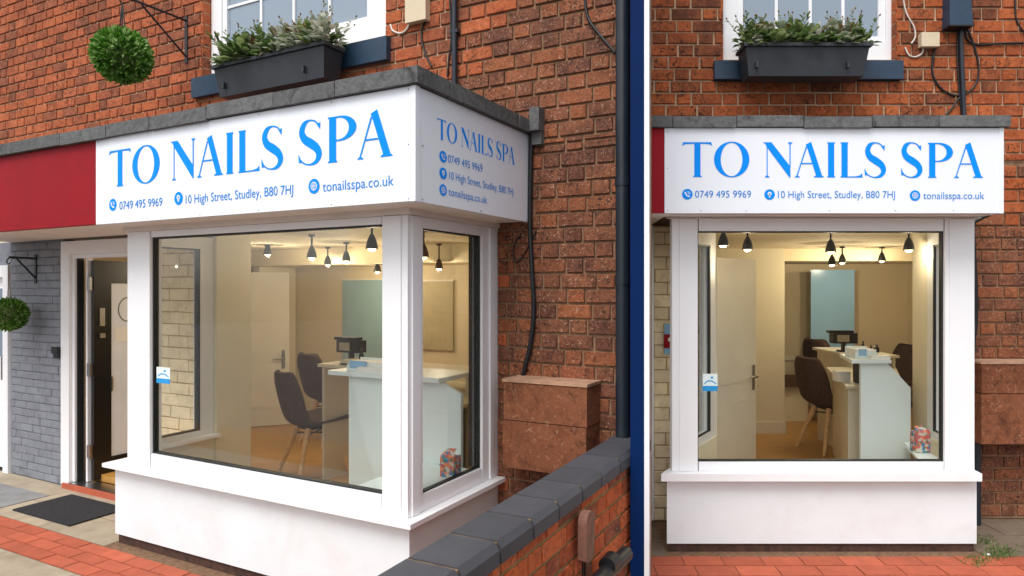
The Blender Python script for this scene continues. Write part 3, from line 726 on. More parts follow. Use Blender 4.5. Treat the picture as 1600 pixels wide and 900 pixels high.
# grey painted brick wall and white neighbour door
GW = Thing('painted_wall', 'grey painted brick wall left of the open black door', 'wall', Lf, (-5.7, DV, 0))
GW.part('wall', MB().box(-6.19,-5.176,DV+.008,DV+.14,-.02,2.5), M['grey_mortar'])
brick_field(GW, None, lambda a, z: (a, DV, z), [(-6.19,-5.176,-.01,2.5)], [], .08, .24, lambda u, z: M['grey_brick'], 'G', proud=.003, joint=.006, limit=300, bond='s', vis=lambda x, y: x < 101)
ND = Thing('neighbour_door', 'white panelled neighbouring door cut by the left edge of the picture', 'door', Lf, (-6.6, DV, 0))
ND.part('frame', MB().box(-6.30,-6.195,DV-.03,DV+.1,-.01,2.25).box(-7.5,-6.30,DV-.03,DV+.1,2.12,2.25), M['white'], bevel=.005)
nl = ND.part('door_leaf', MB().box(-7.4,-6.302,DV+.02,DV+.07,.03,2.118), M['white'], bevel=.004)
ND.part('glass', MB().box(-7.2,-6.40,DV+.012,DV+.019,1.25,2.0), M['upglass'], nl); ND.part('handle', MB().box(-6.36,-6.32,DV-.02,DV+.018,1.0,1.25), M['steel'], nl, bevel=.005)
ND.part('lintel', MB().box(-7.5,-6.195,DV,DV+.12,2.252,2.5), M['grey_brick'])
# cream painted brick between door and bay
CW = Thing('cream_wall', 'cream painted brick wall glimpsed through the left pane of the angled bay', 'wall', Lf, (-3.3, DV, 0))
CW.part('wall', MB().box(-3.738,-2.992,DV+.008,DV+.12,0,2.5), M['cream_mortar'])
brick_field(CW, None, lambda a, z: (a, DV, z), [(-3.738,-2.992,0,2.5)], [], .105, .27, lambda u, z: M['cream_brick'], 'C', proud=.004, joint=.008, limit=300, bond='s', vis=lambda x, y: True)
# key safe and mat
ks = Thing('key_safe', 'small black key box on the grey painted wall', 'key box', Lf, (-5.3, DV-.05, 1.32))
ub = Lf.onv(90, 550, DV-.03)
ks.part('body', MB().box(ub[0]-.045, ub[0]+.045, DV-.05, DV-.004, ub[1]-.06, ub[1]+.05), M['black'], bevel=.012, seg=2)
ks.part('lid', MB().box(ub[0]-.05, ub[0]+.05, DV-.065, DV-.051, ub[1]-.015, ub[1]+.055), M['black'], bevel=.006)
mt = [Lf.onz(x, y, .01) for x, y in ((64,799),(135,777),(155,822))]
mu0, mv0 = mt[0]; 
solo('door_mat', MB().box(-4.75,-3.85,.31,.80,-.001,.012), M['mat'], 'black rubber door mat in front of the entrance', 'door mat', Lf, bevel=.004)

# ================================================================== added divider between the two shop views, part of neither building
dv = Frame((996-PX)/F*3.9, 3.9, -math.atan(.170))
PD = Thing('separator', 'tall narrow navy pilaster with a white edge between the two shopfronts', 'separator', dv, (0, 0, 0))
hw0, hw1, hw2 = (985-996)/F*3.9, (1006.5-996)/F*3.9, (1014-996)/F*3.9
PD.part('navy_board', MB().box(hw0, hw1-.0008, 0, 2.05, -.01, 6.2), M['navy'], bevel=.003)
PD.part('white_edge', MB().box(hw1, hw2, -.004, 2.05, -.01, 6.2), M['white'], bevel=.003)
# ================================================================== small things on the left wall
def cablepts(fr, pts, v): return [(*(lambda q: (q[0], v, q[1]))(fr.onv(x, y, v)),) for x, y in cr(pts, 6)]
def cable(fr, pts, v, r, mat, label, name='cable', cat='cable'):
    return solo(name, MB().tube(cablepts(fr, pts, v), r, 8), M[mat], label, cat, fr)
# drainpipe
du0, du1 = Lf.onv(962, 450, WL-.07)[0], Lf.onv(985, 450, WL-.07)[0]
DP = Thing('drainpipe', 'thick dark navy drainpipe beside the navy pilaster', 'drainpipe', Lf, ((du0+du1)/2, WL-.07, 0))
uc, rr_ = (du0+du1)/2, (du1-du0)/2
DP.part('pipe', MB().tube([(uc, WL-.075, -.01), (uc, WL-.075, 6.2)], rr_*.92, 20), M['pipe'])
for z in (.9, 2.02, 2.66, 4.4):
    DP.part('collar', MB().tube([(uc, WL-.075, z), (uc, WL-.075, z+.06)], rr_*1.02, 20), M['pipe'])
    DP.part('bracket', MB().box(uc-rr_*1.25, uc+rr_*1.25, WL-.03, WL-.004, z+.015, z+.045), M['pipe'])
# vertical service pipe above the ledge
su = Lf.onv(709.5, 60, WL-.04)[0]
SP = Thing('service_pipe', 'black vertical service pipe rising from behind the slate ledge', 'pipe', Lf, (su, WL-.04, 3.1))
SP.part('pipe', MB().tube([(su, WL-.035, 3.1), (su, WL-.035, 6.2)], .022, 12), M['pipe'])
for z in (3.35, 3.9): SP.part('clip', MB().box(su-.035, su+.035, WL-.05, WL-.003, z, z+.025), M['pipe'], bevel=.004)
cable(Lf, [(703,0),(705,60),(701,95),(699,120)], WL-.012, .007, 'cable', 'thin black cable hugging the service pipe above the angled sign')
# junction box
def jbox(fr, x0, x1, y0, y1, v, label):
    u0, z1 = fr.onv(x0, y0, v-.06); u1, z0 = fr.onv(x1, y1, v-.06)
    T = Thing('junction_box', label, 'junction box', fr, (u0, v, z0))
    T.part('body', MB().box(u0, u1, v-.05, v-.004, z0, z1), M['cream_plastic'], bevel=.008, seg=2)
    T.part('lid', MB().box(u0-.003, u1+.003, v-.066, v-.051, z0-.003, z1+.003), M['cream_plastic'], bevel=.006, seg=2)
jbox(Lf, 634, 665, -14, 29, WL, 'cream plastic junction box on the angled brick wall above the ledge')
cable(Lf, [(610,38),(614,48),(626,52),(636,45),(641,32)], WL-.012, .008, 'white_cable', 'short looped white cable below the cream box on the angled wall')
cable(Lf, [(668,28),(660,42),(659,62),(664,82),(674,104)], WL-.012, .008, 'cable', 'thin black cable dropping from the cream box towards the angled ledge')
cable(Lf, [(913,-10),(918,25),(932,48),(961,82)], WL-.012, .010, 'cable', 'black cable sloping across the bricks to the drainpipe top')
cable(Lf, [(831,205),(829,260),(828,352),(831,420),(834,480),(830,530),(820,575),(816,590)], WL-.025, .017, 'cable', 'thick black cable hanging below the sign end to the brown stone block')
cable(Lf, [(838,360),(820,395),(806,410),(803,385),(815,365)], WL-.012, .005, 'cable', 'thin loose loop of black wire under the angled sign end')
# brown stone block
b0 = Lf.onv(787, 600, WL-.23); b1 = Lf.onv(917, 600, WL-.23)
SB = Thing('stone_block', 'brown painted stone block projecting from the wall beside the angled bay', 'stone block', Lf, (b0[0], WL-.23, .88))
zt = Lf.onv(850, 596, WL-.23)[1]; zb = Lf.onv(850, 738, WL-.23)[1]
SB.part('upper_stone', MB().box(b0[0], b1[0], WL-.23, WL-.004, zb+(zt-zb)*.54, zt-.02), M['sandstone'], bevel=.012, seg=2)
SB.part('lower_stone', MB().box(b0[0]-.006, b1[0]-.004, WL-.232, WL-.004, zb, zb+(zt-zb)*.53), M['sandstone'], bevel=.012, seg=2)
SB.part('cap', MB().box(b0[0]-.008, b1[0]+.006, WL-.238, WL-.004, zt-.019, zt), M['sand_top'], bevel=.006)
# hanging brackets and topiary balls
def topiary(fr, c, r, label, n=1300):
    T = Thing('topiary_ball', label, 'topiary', fr, (c[0], c[1], c[2]-r))
    mb = MB(); C0 = Vector(c); ga = math.pi*(3-math.sqrt(5))
    for i in range(n):
        z = 1-2*(i+.5)/n; t = ga*i+rng.uniform(-.15,.15); q = math.sqrt(max(0, 1-z*z))
        d = Vector((q*math.cos(t), q*math.sin(t), z)); d = (d+Vector((rng.gauss(0,.16), rng.gauss(0,.16), rng.gauss(0,.16)+.10))).normalized()
        l = rng.uniform(.24,.34)*r; wd = rng.uniform(.055,.08)*r
        base = C0+Vector((q*math.cos(t), q*math.sin(t), z))*r*rng.uniform(.68,.80)
        s1 = d.cross(Vector((0,0,1)) if abs(d.z) < .9 else Vector((1,0,0))).normalized(); s2 = d.cross(s1)
        a = rng.uniform(0, 3.1); sx = s1*math.cos(a)+s2*math.sin(a); nx = d.cross(sx)
        m1 = base+d*l*.72; tip = base+d*l
        mb.add([base-sx*wd*.4, base+sx*wd*.4, m1+sx*wd+nx*wd*.3, tip+nx*wd*.1, m1-sx*wd+nx*wd*.3, m1-nx*wd*.3], [[0,1,2,5],[5,2,3],[0,5,4],[5,3,4]])
    T.part('foliage', mb, M['topiary'])
    T.part('core', MB().lathe((c[0], c[1], c[2]), [(r*.76*math.sin(k*math.pi/10), -r*.76*math.cos(k*math.pi/10)) for k in range(11)], 18), M['green'])
    return T
def bracket(fr, u, v, z0, z1, reach, ztop, label):
    T = Thing('hanging_bracket', label, 'bracket', fr, (u, v, z0))
    T.part('wall_plate', MB().box(u-.018, u+.018, v-.014, v-.002, z0, z1), M['iron'], bevel=.003)
    T.part('arm', MB().tube([(u, v-.012, ztop), (u, v-reach, ztop+.005)], .011, 8), M['iron'])
    T.part('brace', MB().tube([(u, v-.012, z0+.06), (u, v-reach*.72, ztop-.01)], .009, 8), M['iron'])
    T.part('hook', MB().tube([(u, v-reach+.01, ztop), (u, v-reach-.015, ztop-.02), (u, v-reach-.02, ztop-.05), (u, v-reach, ztop-.07), (u, v-reach+.012, ztop-.05)], .006, 8), M['iron'])
    return T
bu, bz0 = Lf.onv(292.5, 99, WL); bz1 = Lf.onv(292.5, 26, WL)[1]; bzt = Lf.onv(292.5, 33, WL)[1]
def v_at(x, u): return Lf.onu(x, 100, u)[0]
vb = v_at(191, bu); ballz = Lf.onu(191, 87, bu)[1]
bracket(Lf, bu, WL, bz0, bz1, WL-vb, bzt, 'black iron bracket on the orange brick wall left of the upper window')
Yb = Lf.W(bu, vb, 0).y; rb = 42.5/F*Yb
T_ = topiary(Lf, (bu, vb, ballz), rb, 'large round green topiary ball hanging before the orange bricks')
for dx in (-.05, 0, .05): T_.part('cord', MB().tube([(bu+dx, vb, ballz+rb*.8), (bu, vb, bzt-.07)], .006, 6), M['iron'])
bu2, q0 = Lf.onv(57, 443, DV); q1 = Lf.onv(57, 398, DV)[1]; q2 = Lf.onv(57, 404, DV)[1]
vb2 = v_at(14, bu2); 
bracket(Lf, bu2, DV, q0, q1, DV-vb2, q2, 'small black iron bracket on the grey painted wall')
rb2 = 26/F*Lf.W(bu2, vb2, 0).y; bz2 = Lf.onu(14, 491, bu2)[1]
T_ = topiary(Lf, (bu2, vb2, bz2), rb2, 'smaller dark green topiary ball hanging before the grey wall', 900)
for dx in (-.03, .03): T_.part('cord', MB().tube([(bu2+dx, vb2, bz2+rb2*.8), (bu2, vb2, q2-.07)], .003, 6), M['straw'])

# ---- planters
def planter(fr, u0, u1, v0, v1, z0, z1, label):
    T = Thing('window_box', label, 'planter', fr, ((u0+u1)/2, (v0+v1)/2, z0))
    i0 = .045; mb = MB()
    pts = []
    def ring(e, z): return [(u0+e, v0+e, z), (u1-e, v0+e, z), (u1-e, v1-e*.4, z), (u0+e, v1-e*.4, z)]
    vs = ring(i0, z0)+ring(.012, z1-.03)+ring(.024, z1-.03)+ring(i0+.01, z0+.01)
    fs = [[3,2,1,0]]+[[i, (i+1) % 4, 4+(i+1) % 4, 4+i] for i in range(4)]+[[4+i, 4+(i+1) % 4, 8+(i+1) % 4, 8+i] for i in range(4)]+[[8+i, 8+(i+1) % 4, 12+(i+1) % 4, 12+i] for i in range(4)]
    mb.add(vs, fs); T.part('trough', mb, M['planter'], bevel=.006)
    rim = MB()
    rim.box(u0-.008, u1+.008, v0-.008, v0+.022, z1-.028, z1).box(u0-.008, u1+.008, v1-.022, v1, z1-.028, z1).box(u0-.0075, u0+.022, v0+.0225, v1-.0225, z1-.028, z1-.001).box(u1-.022, u1+.0075, v0+.0225, v1-.0225, z1-.028, z1-.001)
    T.part('rim', rim, M['planter'], bevel=.006, seg=2)
    T.part('soil', MB().box(u0+.035, u1-.035, v0+.035, v1-.03, z1-.09, z1-.045), M['soil'])
    for f in (.1, .82):
        uu = u0+(u1-u0)*f; T.part('lug', MB().box(uu-.01, uu+.01, v0+.006, v0+.035, z0+.06, z0+.11), M['planter'], bevel=.003)
    return T
def leafblade(mb, p, d, l, wd, curl, lobes=0):
    d = d.normalized(); sx = d.cross(Vector((0,0,1)))
    sx = sx.normalized() if sx.length > .05 else Vector((1,0,0)); n = sx.cross(d)
    L_, R_ = [], []
    prof = [(.0,.25),(.25,.8),(.5,1),(.75,.75),(1,.05)] if not lobes else [(.0,.15),(.3,.3),(.42,1),(.5,.4),(.68,.95),(.78,.4),(.9,.6),(1,.08)]
    for t, w_ in prof:
        c = p+d*l*t-Vector((0,0,1))*curl*l*t*t
        L_.append(c-sx*wd*w_+n*wd*.25*w_); R_.append(c+sx*wd*w_+n*wd*.25*w_)
    k = len(prof); mb.add(L_+R_, [[i, i+1, k+i+1, k+i] for i in range(k-1)])
def plant(fr, u, v, z, kind, size, label):
    T = Thing('potted_plant', label, 'plant', fr, (u, v, z), group='plants in the '+('angled' if fr is Lf else 'frontal')+' window box')
    mb = MB(); p = Vector((u, v, z)); bud = MB()
    def dome(n, ln, wd, lob, hgt):
        for i in range(n):
            a = rng.uniform(0, 6.28); e = math.asin(rng.uniform(-.05, 1)); d = Vector((math.cos(a)*math.cos(e), math.sin(a)*math.cos(e), math.sin(e)))
            q = p+Vector((d.x*.42, d.y*.36, d.z*hgt))*size*rng.uniform(.35, 1)+Vector((0, 0, size*.12))
            leafblade(mb, q, d+Vector((rng.gauss(0,.35), rng.gauss(0,.35), .35)), size*ln*rng.uniform(.7,1.3), size*wd*rng.uniform(.7,1.3), .35, lob and i % 2)
    if kind == 'sage': dome(150, .26, .085, 1, .62); m = M['sage']
    elif kind == 'strap':
        dome(90, .30, .07, 0, .55); m = M['green']
        for i in range(26):
            a = rng.uniform(0, 6.28); e = rng.uniform(.5, 1.45); d = Vector((math.cos(a)*math.cos(e), math.sin(a)*math.cos(e), math.sin(e)))
            leafblade(mb, p+d*size*.1, d, size*rng.uniform(.6,1.0), size*rng.uniform(.045,.07), .35)
    else:
        dome(120, .2, .06, 0, .6); m = M['green'] if rng.random() < .5 else M['sage']
        for i in range(12):
            a = rng.uniform(0, 6.28); e = rng.uniform(.8, 1.5); d = Vector((math.cos(a)*math.cos(e), math.sin(a)*math.cos(e), math.sin(e))); l = size*rng.uniform(.7,1.1)
            mb.tube([p, p+d*l], [.003, .0015], 4, False)
            for k in range(8):
                q = p+d*l*(.4+.07*k); b_ = rng.uniform(0, 6.28)
                leafblade(mb, q, d*.8+Vector((math.cos(b_), math.sin(b_), .2)), size*.13, size*.035, .1)
            bud.lathe(p+d*l, [(0,-.008),(.007,-.002),(.006,.008),(0,.016)], 6, d)
    T.part('leaves', mb, m)
    if bud.v: T.part('buds', bud, M['bud'], kind='stuff')
    if kind == 'sage':
        fl = MB()
        for i in range(14):
            a = rng.uniform(0, 6.28); d = Vector((math.cos(a)*.5, math.sin(a)*.5, 1)).normalized()
            leafblade(fl, p+d*size*.5, d, size*.3, size*.06, .2)
        T.part('flowers', fl, M['bud'], kind='stuff')
pv0, pv1 = .955, 1.175
pu0, pu1 = Lf.onv(331, 107, pv0)[0], Lf.onv(506, 66, pv0)[0]
pz1, pz0 = Lf.onv(506, 63, pv0)[1], Lf.onv(504, 117, pv0)[1]
planter(Lf, pu0, pu1, pv0, pv1, pz0, pz1, 'dark grey plastic window box below the angled upper window')
kinds = ['sage','bud','strap','sage','bud','strap','sage','bud','sage','strap','bud']
for i, k in enumerate(kinds):
    u = pu0+.09+(pu1-pu0-.18)*i/(len(kinds)-1)
    plant(Lf, u, (pv0+pv1)/2+rng.uniform(-.04,.03), pz1-.05, k, rng.uniform(.34,.42) if 0 < i else .30,
          {'sage':'bushy sage grey leaved plant','strap':'green strap leaved plant','bud':'upright budded heather sprig'}[k]+', %s from the left in the angled window box' % ['first','second','third','fourth','fifth','sixth','seventh','eighth','ninth','tenth','eleventh'][i])

# ---- low boundary wall with blue brick coping (runs out from the main wall towards the street)
zc = 1.034
e0 = Lf.onz(583, 900, zc); e1 = Lf.onz(959, 679, zc); g0 = Lf.onz(704, 900, zc); g1 = Lf.onz(985, 700.7, zc)
dirv = Vector((e1[0]-e0[0], e1[1]-e0[1])); ang = Lf.a+math.atan2(-dirv.x, dirv.y)
wo_ = Lf.W(e0[0], e0[1], 0); Kf = Frame(wo_.x, wo_.y, ang)       # u across the wall, v along it
kw = Kf.inv(*Lf.W(g0[0], g0[1], 0).xy)[0]; kl = Kf.inv(*Lf.W(e1[0], e1[1], 0).xy)[1]
print('low wall width', kw, 'length', kl, 'angle', math.degrees(ang-Lf.a))
LW = Thing('boundary_wall', 'low orange brick boundary wall with sloping row of blue grey coping bricks', 'wall', Kf, (kw/2, 0, 0))
LW.part('wall', MB().box(.045, kw-.024, -1.2, kl+.05, -.01, zc-.092), M['mortar_d'])
LW.part('bedding', MB().box(.012, kw-.012, -1.2, kl+.05, zc-.0915, zc-.006), M['mortar_d'])
jp = [(632,871),(696,831),(753.6,797.5),(800,771.5),(837,747),(869,727),(904,708),(936,690),(966,672)]
js = [Kf.onz(x, y, zc)[1] for x, y in jp]
print('coping joints', [round(j,3) for j in js])
js = [js[0]-.3*k for k in (4,3,2,1)]+js; js[-1] = min(js[-1], kl+.05)
for a, b in zip(js[:-1], js[1:]):
    if b-a > .05:
        mb = MB(); fn = lambda p, q, d, a=a, b=b: (p, a+.008+d, q)
        mb.extr([(-.004,zc-.07),(kw+.006,zc-.086),(kw+.006,zc-.028),(kw-.016,zc),(.012,zc),(-.004,zc-.015)], fn, b-a-.016)
        LW.part('coping_brick', mb, M['coping'], bevel=.004)
def visK(x, y): return x < 985 and y > 690
brick_field(LW, None, lambda a, z: (kw-.02, a, z), [(-1.2, kl+.05, 0, zc-.094)], [], .098, .27, lambda u, z: M['brick_low'], 'K', rot=math.pi/2, limit=300, vis=visK)
brick_field(LW, None, lambda a, z: (.04, a, z), [(-1.2, kl+.05, 0, zc-.094)], [], .098, .27, lambda u, z: M['brick_low'], 'K2', rot=-math.pi/2, limit=0)
# rounded brown board hung on the low wall and the pipe at its foot
hu = kw+.02; hv, hz1 = Kf.onu(912, 797, hu); hz0 = Kf.onu(909, 872, hu)[1]
BD = Thing('wall_tag', 'brown weathered round topped board hung on the low brick wall', 'board', Kf, (hu, hv, hz0))
wv = .055; prof = [(hv-wv, hz0+.0)]+[(hv+wv*math.cos(t), hz1-.05+.05*math.sin(t)) for t in [math.pi*(1-i/8) for i in range(9)]]+[(hv+wv, hz0+.01), (hv+wv*.6, hz0-.012), (hv-wv*.7, hz0-.016)]
BD.part('board', MB().extr(prof, lambda a, b, d: (hu-.008+d, a, b), .045), M['brownboard'], bevel=.006, seg=2)
for s in (-.012, .018): BD.part('strap', MB().box(hu-.004, hu+.004, hv+s-.004, hv+s+.004, hz0-.35, hz0-.01), M['iron'])
pf0 = Kf.onu(930, 905, kw+.10); pf1 = Kf.onu(978, 868, kw+.10)
GP = Thing('ground_pipe', 'black waste pipe running along the foot of the low brick wall', 'pipe', Kf, (kw+.1, pf0[0], pf0[1]))
GP.part('pipe', MB().tube([(kw+.10, pf0[0]-.8, pf0[1]-.14), (kw+.10, pf0[0], pf0[1]-.02), (kw+.10, pf1[0], pf1[1]+.01)], .04, 16), M['black'])
GP.part('collar', MB().tube([(kw+.10, pf0[0]+.16, pf0[1]), (kw+.10, pf0[0]+.24, pf0[1]+.005)], .045, 16), M['black'])

# ================================================================== interior builders
def lamp(fr, x, yb, Y, ceil, label, group, power=9, big=1.0, lit=True):
    p = pY(x, yb, Y); u, v = fr.inv(p.x, p.y); z = p.z
    T = Thing('ceiling_spotlight', label, 'spotlight', fr, (u, v, z), group=group)
    s = big*.8
    T.part('shade', MB().lathe((u, v, z), [(.056*s,0),(.058*s,.004),(.052*s,.05*s),(.036*s,.10*s),(.02*s,.13*s),(.016*s,.14*s),(.0,.142*s)], 18).lathe((u, v, z), [(.053*s,.001),(.046*s,.05*s),(.03*s,.095*s)], 18), M['black'])
    T.part('bulb', MB().lathe((u, v, z-.010), [(0,-.006),(.03*s,-.002),(.04*s,.012),(.034*s,.03),(0,.045)], 14), M['bulb'])
    T.part('stem', MB().tube([(u, v, z+.13*s), (u, v, ceil-.012)], .009, 8), M['black'])
    T.part('mount', MB().lathe((u, v, ceil-.02), [(0,0),(.03,.0),(.034,.018)], 14), M['black'])
    if lit:
        l = bpy.data.lights.new('bulb_light', 'POINT'); l.energy = power; l.color = (1, .85, .60); l.shadow_soft_size = .012
        o = bpy.data.objects.new('lamp_light', l); C.objects.link(o); o.parent = T.o; o.location = Vector((0, 0, -.03))
    return T
def chair(X, Y, z, heading, label, group, sc=1.0):
    fr = Frame(X, Y, heading)       # local +u is the way the sitter faces
    T = Thing('chair', label, 'chair', fr, (0, 0, 0), group=group); T.o.location.z = z; T.o.scale = (sc, sc, sc)
    prof = cr([(.23,.455,.19),(.19,.468,.215),(.05,.452,.235),(-.10,.445,.235),(-.19,.475,.225),(-.235,.57,.215),(-.27,.70,.215),(-.295,.80,.20),(-.315,.89,.15),(-.318,.905,.09)], 4)
    NW = 9; mb = MB(); top, bot = [], []
    for i, (x, zz, hw) in enumerate(prof):
        p, q = prof[max(i-1,0)], prof[min(i+1,len(prof)-1)]
        tx, tz = q[0]-p[0], q[1]-p[1]; l = math.hypot(tx, tz) or 1; nx, nz = tz/l, -tx/l
        for k in range(NW):
            s = -1+2*k/(NW-1); up = .045*abs(s)**2.2
            th = .02*(1-.55*abs(s)**4)
            cx, cz = x+nx*up, zz+nz*up
            if nz < -.0: pass
            top.append((cx+nx*th, s*hw*1.12, cz+nz*th)); bot.append((cx-nx*th, s*hw*1.12, cz-nz*th))
    n = len(prof)
    F1 = [[i*NW+k, i*NW+k+1, (i+1)*NW+k+1, (i+1)*NW+k] for i in range(n-1) for k in range(NW-1)]
    o = n*NW
    F2 = [[o+f[3], o+f[2], o+f[1], o+f[0]] for f in F1]
    F3 = [[i*NW, (i+1)*NW, o+(i+1)*NW, o+i*NW] for i in range(n-1)]+[[i*NW+NW-1, o+i*NW+NW-1, o+(i+1)*NW+NW-1, (i+1)*NW+NW-1] for i in range(n-1)]
    F4 = [[k, o+k, o+k+1, k+1] for k in range(NW-1)]+[[(n-1)*NW+k, (n-1)*NW+k+1, o+(n-1)*NW+k+1, o+(n-1)*NW+k] for k in range(NW-1)]
    mb.add(top+bot, F1+F2+F3+F4, True); T.part('seat_shell', mb, M['fabric'])
    for sx in (-1, 1):
        for sy in (-1, 1):
            T.part('leg', MB().tube([(sx*.10-.01, sy*.10, .42), (sx*.235-.01, sy*.21, .0)], [.026, .017], 10), M['wood'])
    T.part('under_frame', MB().tube([(-.14,-.12,.36),(.12,.12,.36)], .007, 6).tube([(-.14,.12,.36),(.12,-.12,.36)], .007, 6).box(-.12,.10,-.11,.11,.405,.42), M['black'])
    return T
def nail_lamp(fr, u, v, z, label):
    T = Thing('desk_fan', label, 'desk appliance', fr, (u, v, z))
    T.part('head', MB().box(u-.14, u+.14, v-.06, v+.06, z+.10, z+.22), M['black'], bevel=.03, seg=2)
    T.part('top', MB().box(u-.18, u+.10, v-.05, v+.05, z+.222, z+.25), M['black'], bevel=.01)
    T.part('foot', MB().box(u-.06, u+.06, v-.05, v+.05, z, z+.02).box(u-.02, u+.02, v-.02, v+.02, z+.02, z+.10), M['black'], bevel=.005)
    T.part('vent', MB().box(u-.10, u+.04, v-.068, v-.061, z+.12, z+.20), M['steel'], bevel=.01)
def bottle(fr, u, v, z, h, r, mat, label, group):
    solo('bottle', MB().lathe((u, v, z), [(0,0),(r,0),(r,h*.6),(r*.4,h*.72),(r*.4,h),(0,h)], 12), M[mat], label, 'bottle', fr, group=group)
def leaflets(fr, u0, u1, v0, v1, z, label):
    T = Thing('leaflet_holder', label, 'leaflet holder', fr, ((u0+u1)/2, (v0+v1)/2, z))
    T.part('tray', MB().box(u0, u1, v0, v1, z, z+.012).box(u0, u1, v1-.008, v1, z+.012, z+.09).box(u0, u1, v0, v0+.006, z+.012, z+.05), M['desk'], bevel=.003)
    T.part('leaflets', MB().box(u0+.01, u1-.01, v0+.01, v1-.01, z+.013, z+.075), M['paper'])
    T.part('card', MB().box(u0+.03, u0+(u1-u0)*.5, v0-.004, v0-.001, z+.02, z+.08), M['sky_panel'])
def gift(fr, x, y, z, sx, sh_, label):
    u, v = fr.onz(x, y, z)
    T = Thing('gift_box', label, 'box', fr, (u, v, z))
    hx = sx/2
    T.part('carton', MB().box(u-hx, u+hx, v-hx*.8, v+hx*.8, z+.003, z+sh_), M['confetti'], bevel=.006)
    T.part('flap', MB().add([(u-hx, v-hx*.8, z+sh_+.002), (u+hx, v-hx*.8, z+sh_+.002), (u+hx*.7, v+hx*.3, z+sh_+.05), (u-hx*.7, v+hx*.3, z+sh_+.04)], [[0,1,2,3]]).box(u-hx-.004, u+hx+.004, v-hx*.8-.004, v-hx*.8-.001, z+sh_*.55, z+sh_*.62), M['confetti'])

# ================================================================== interior, left shop
FZ, CZ = .12, 2.5
BV = 4.15
rm = Thing('interior_room', None, None, Lf, (-3, 2, 0), kind='structure')
rm.part('floor', MB().hexa([(-7,DV+.15),(-2.98,DV+.15),(-2.98,.45),(-.45,.45),(-.45,WL+.3),(-.05,WL+.3),(-.05,BV),(-7,BV)], .05, FZ), M['oak'])
rm.part('ceiling', MB().hexa([(-7,DV+.1),(-2.95,DV+.1),(-2.95,.33),(-.3,.33),(-.3,WL+.3),(-.05,WL+.3),(-.05,BV),(-7,BV)], CZ, CZ+.03), M['ceil'])
rm.part('back_wall', MB().box(-7, -.05, BV, BV+.1, 0, 2.6), M['wall_in'])
rm.part('side_wall', MB().box(-.15, -.05, WL+.302, BV, 0, 2.6), M['wall_in'])
rm.part('side_wall', MB().box(-7.1, -7, DV+.16, BV, 0, 2.6), M['wall_in'])
rm.part('front_wall', MB().box(-7.0, -5.18, DV+.145, DV+.2, 0, 2.6).box(-3.73, -2.99, DV+.125, DV+.18, 0, 2.6).box(-5.17, -3.74, DV+.1, DV+.16, 2.475, 2.6), M['wall_in'])
rm.part('skirting', MB().box(-6.9, -.2, BV-.02, BV-.001, FZ, FZ+.14), M['door_w'], bevel=.004)
rm.part('wall_return', MB().box(-5.5, -5.38, 3.5, BV-.021, FZ, CZ), M['wall_in_l'])
rm.part('bulkhead', MB().box(-6.9, -.16, 3.3, BV-.001, 2.30, CZ-.001), M['ceil'])
# the interior door
q0 = Lf.onz(371, 670, FZ); q1 = Lf.onz(452, 664, FZ)
dd = Vector((q1[0]-q0[0], q1[1]-q0[1])); dl = dd.length
wq = Lf.W(q0[0], q0[1], 0); Df = Frame(wq.x, wq.y, Lf.a+math.atan2(dd.y, dd.x))
ID = Thing('interior_door', 'plain white door standing open at the back of the angled shop', 'door', Df, (dl/2, 0, FZ))
dh = 2.22
idl = ID.part('door_leaf', MB().box(0, dl, .012, .05, FZ+.01, dh), M['door_w'], bevel=.004)
for (a, b, c, d) in ((.1,.46,.12,.40),(.54,.9,.12,.40),(.1,.46,.46,.93),(.54,.9,.46,.93)):
    z_ = lambda t: FZ+(dh-FZ)*t
    ID.part('door_panel', MB().box(dl*a, dl*b, .004, .0115, z_(c), z_(d)), M['door_w'], idl, bevel=.006)
def lever(T, par, fr, u, v, z, s=1, dirn=-1):
    T.part('handle', MB().box(u-.02*s, u+.02*s, v-.008, v-.0005, z-.12*s, z+.10*s).tube([(u, v-.01, z), (u, v-.05, z), (u+dirn*.12*s, v-.05, z)], .009*s, 8), M['steel'], par)
lever(ID, idl, Df, dl*.88, .0115, H-(560-PY)/F*Lf.W(q1[0], q1[1], 0).y, 1.15)
# panels on the back wall
for nm, x0, x1, y0, y1, mt_, lb in (('wall_panel',535,606,438,575,'teal','green tinted glass panel on the back wall left of the white corner post'),('wall_panel',615,708,440,548,'olive','brown tinted panel on the back wall right of the white corner post')):
    u0, z1_ = Lf.onv(x0, y0, BV-.03); u1, z0_ = Lf.onv(x1, y1, BV-.03)
    T = Thing(nm, lb, 'panel', Lf, (u0, BV-.03, z0_)); T.part('sheet', MB().box(u0, u1, BV-.035, BV-.022, z0_, z1_-.0), M[mt_], bevel=.002)
    T.part('rail', MB().box(u0-.01, u1+.01, BV-.037, BV-.0215, z1_+.001, z1_+.02), M['door_w'])
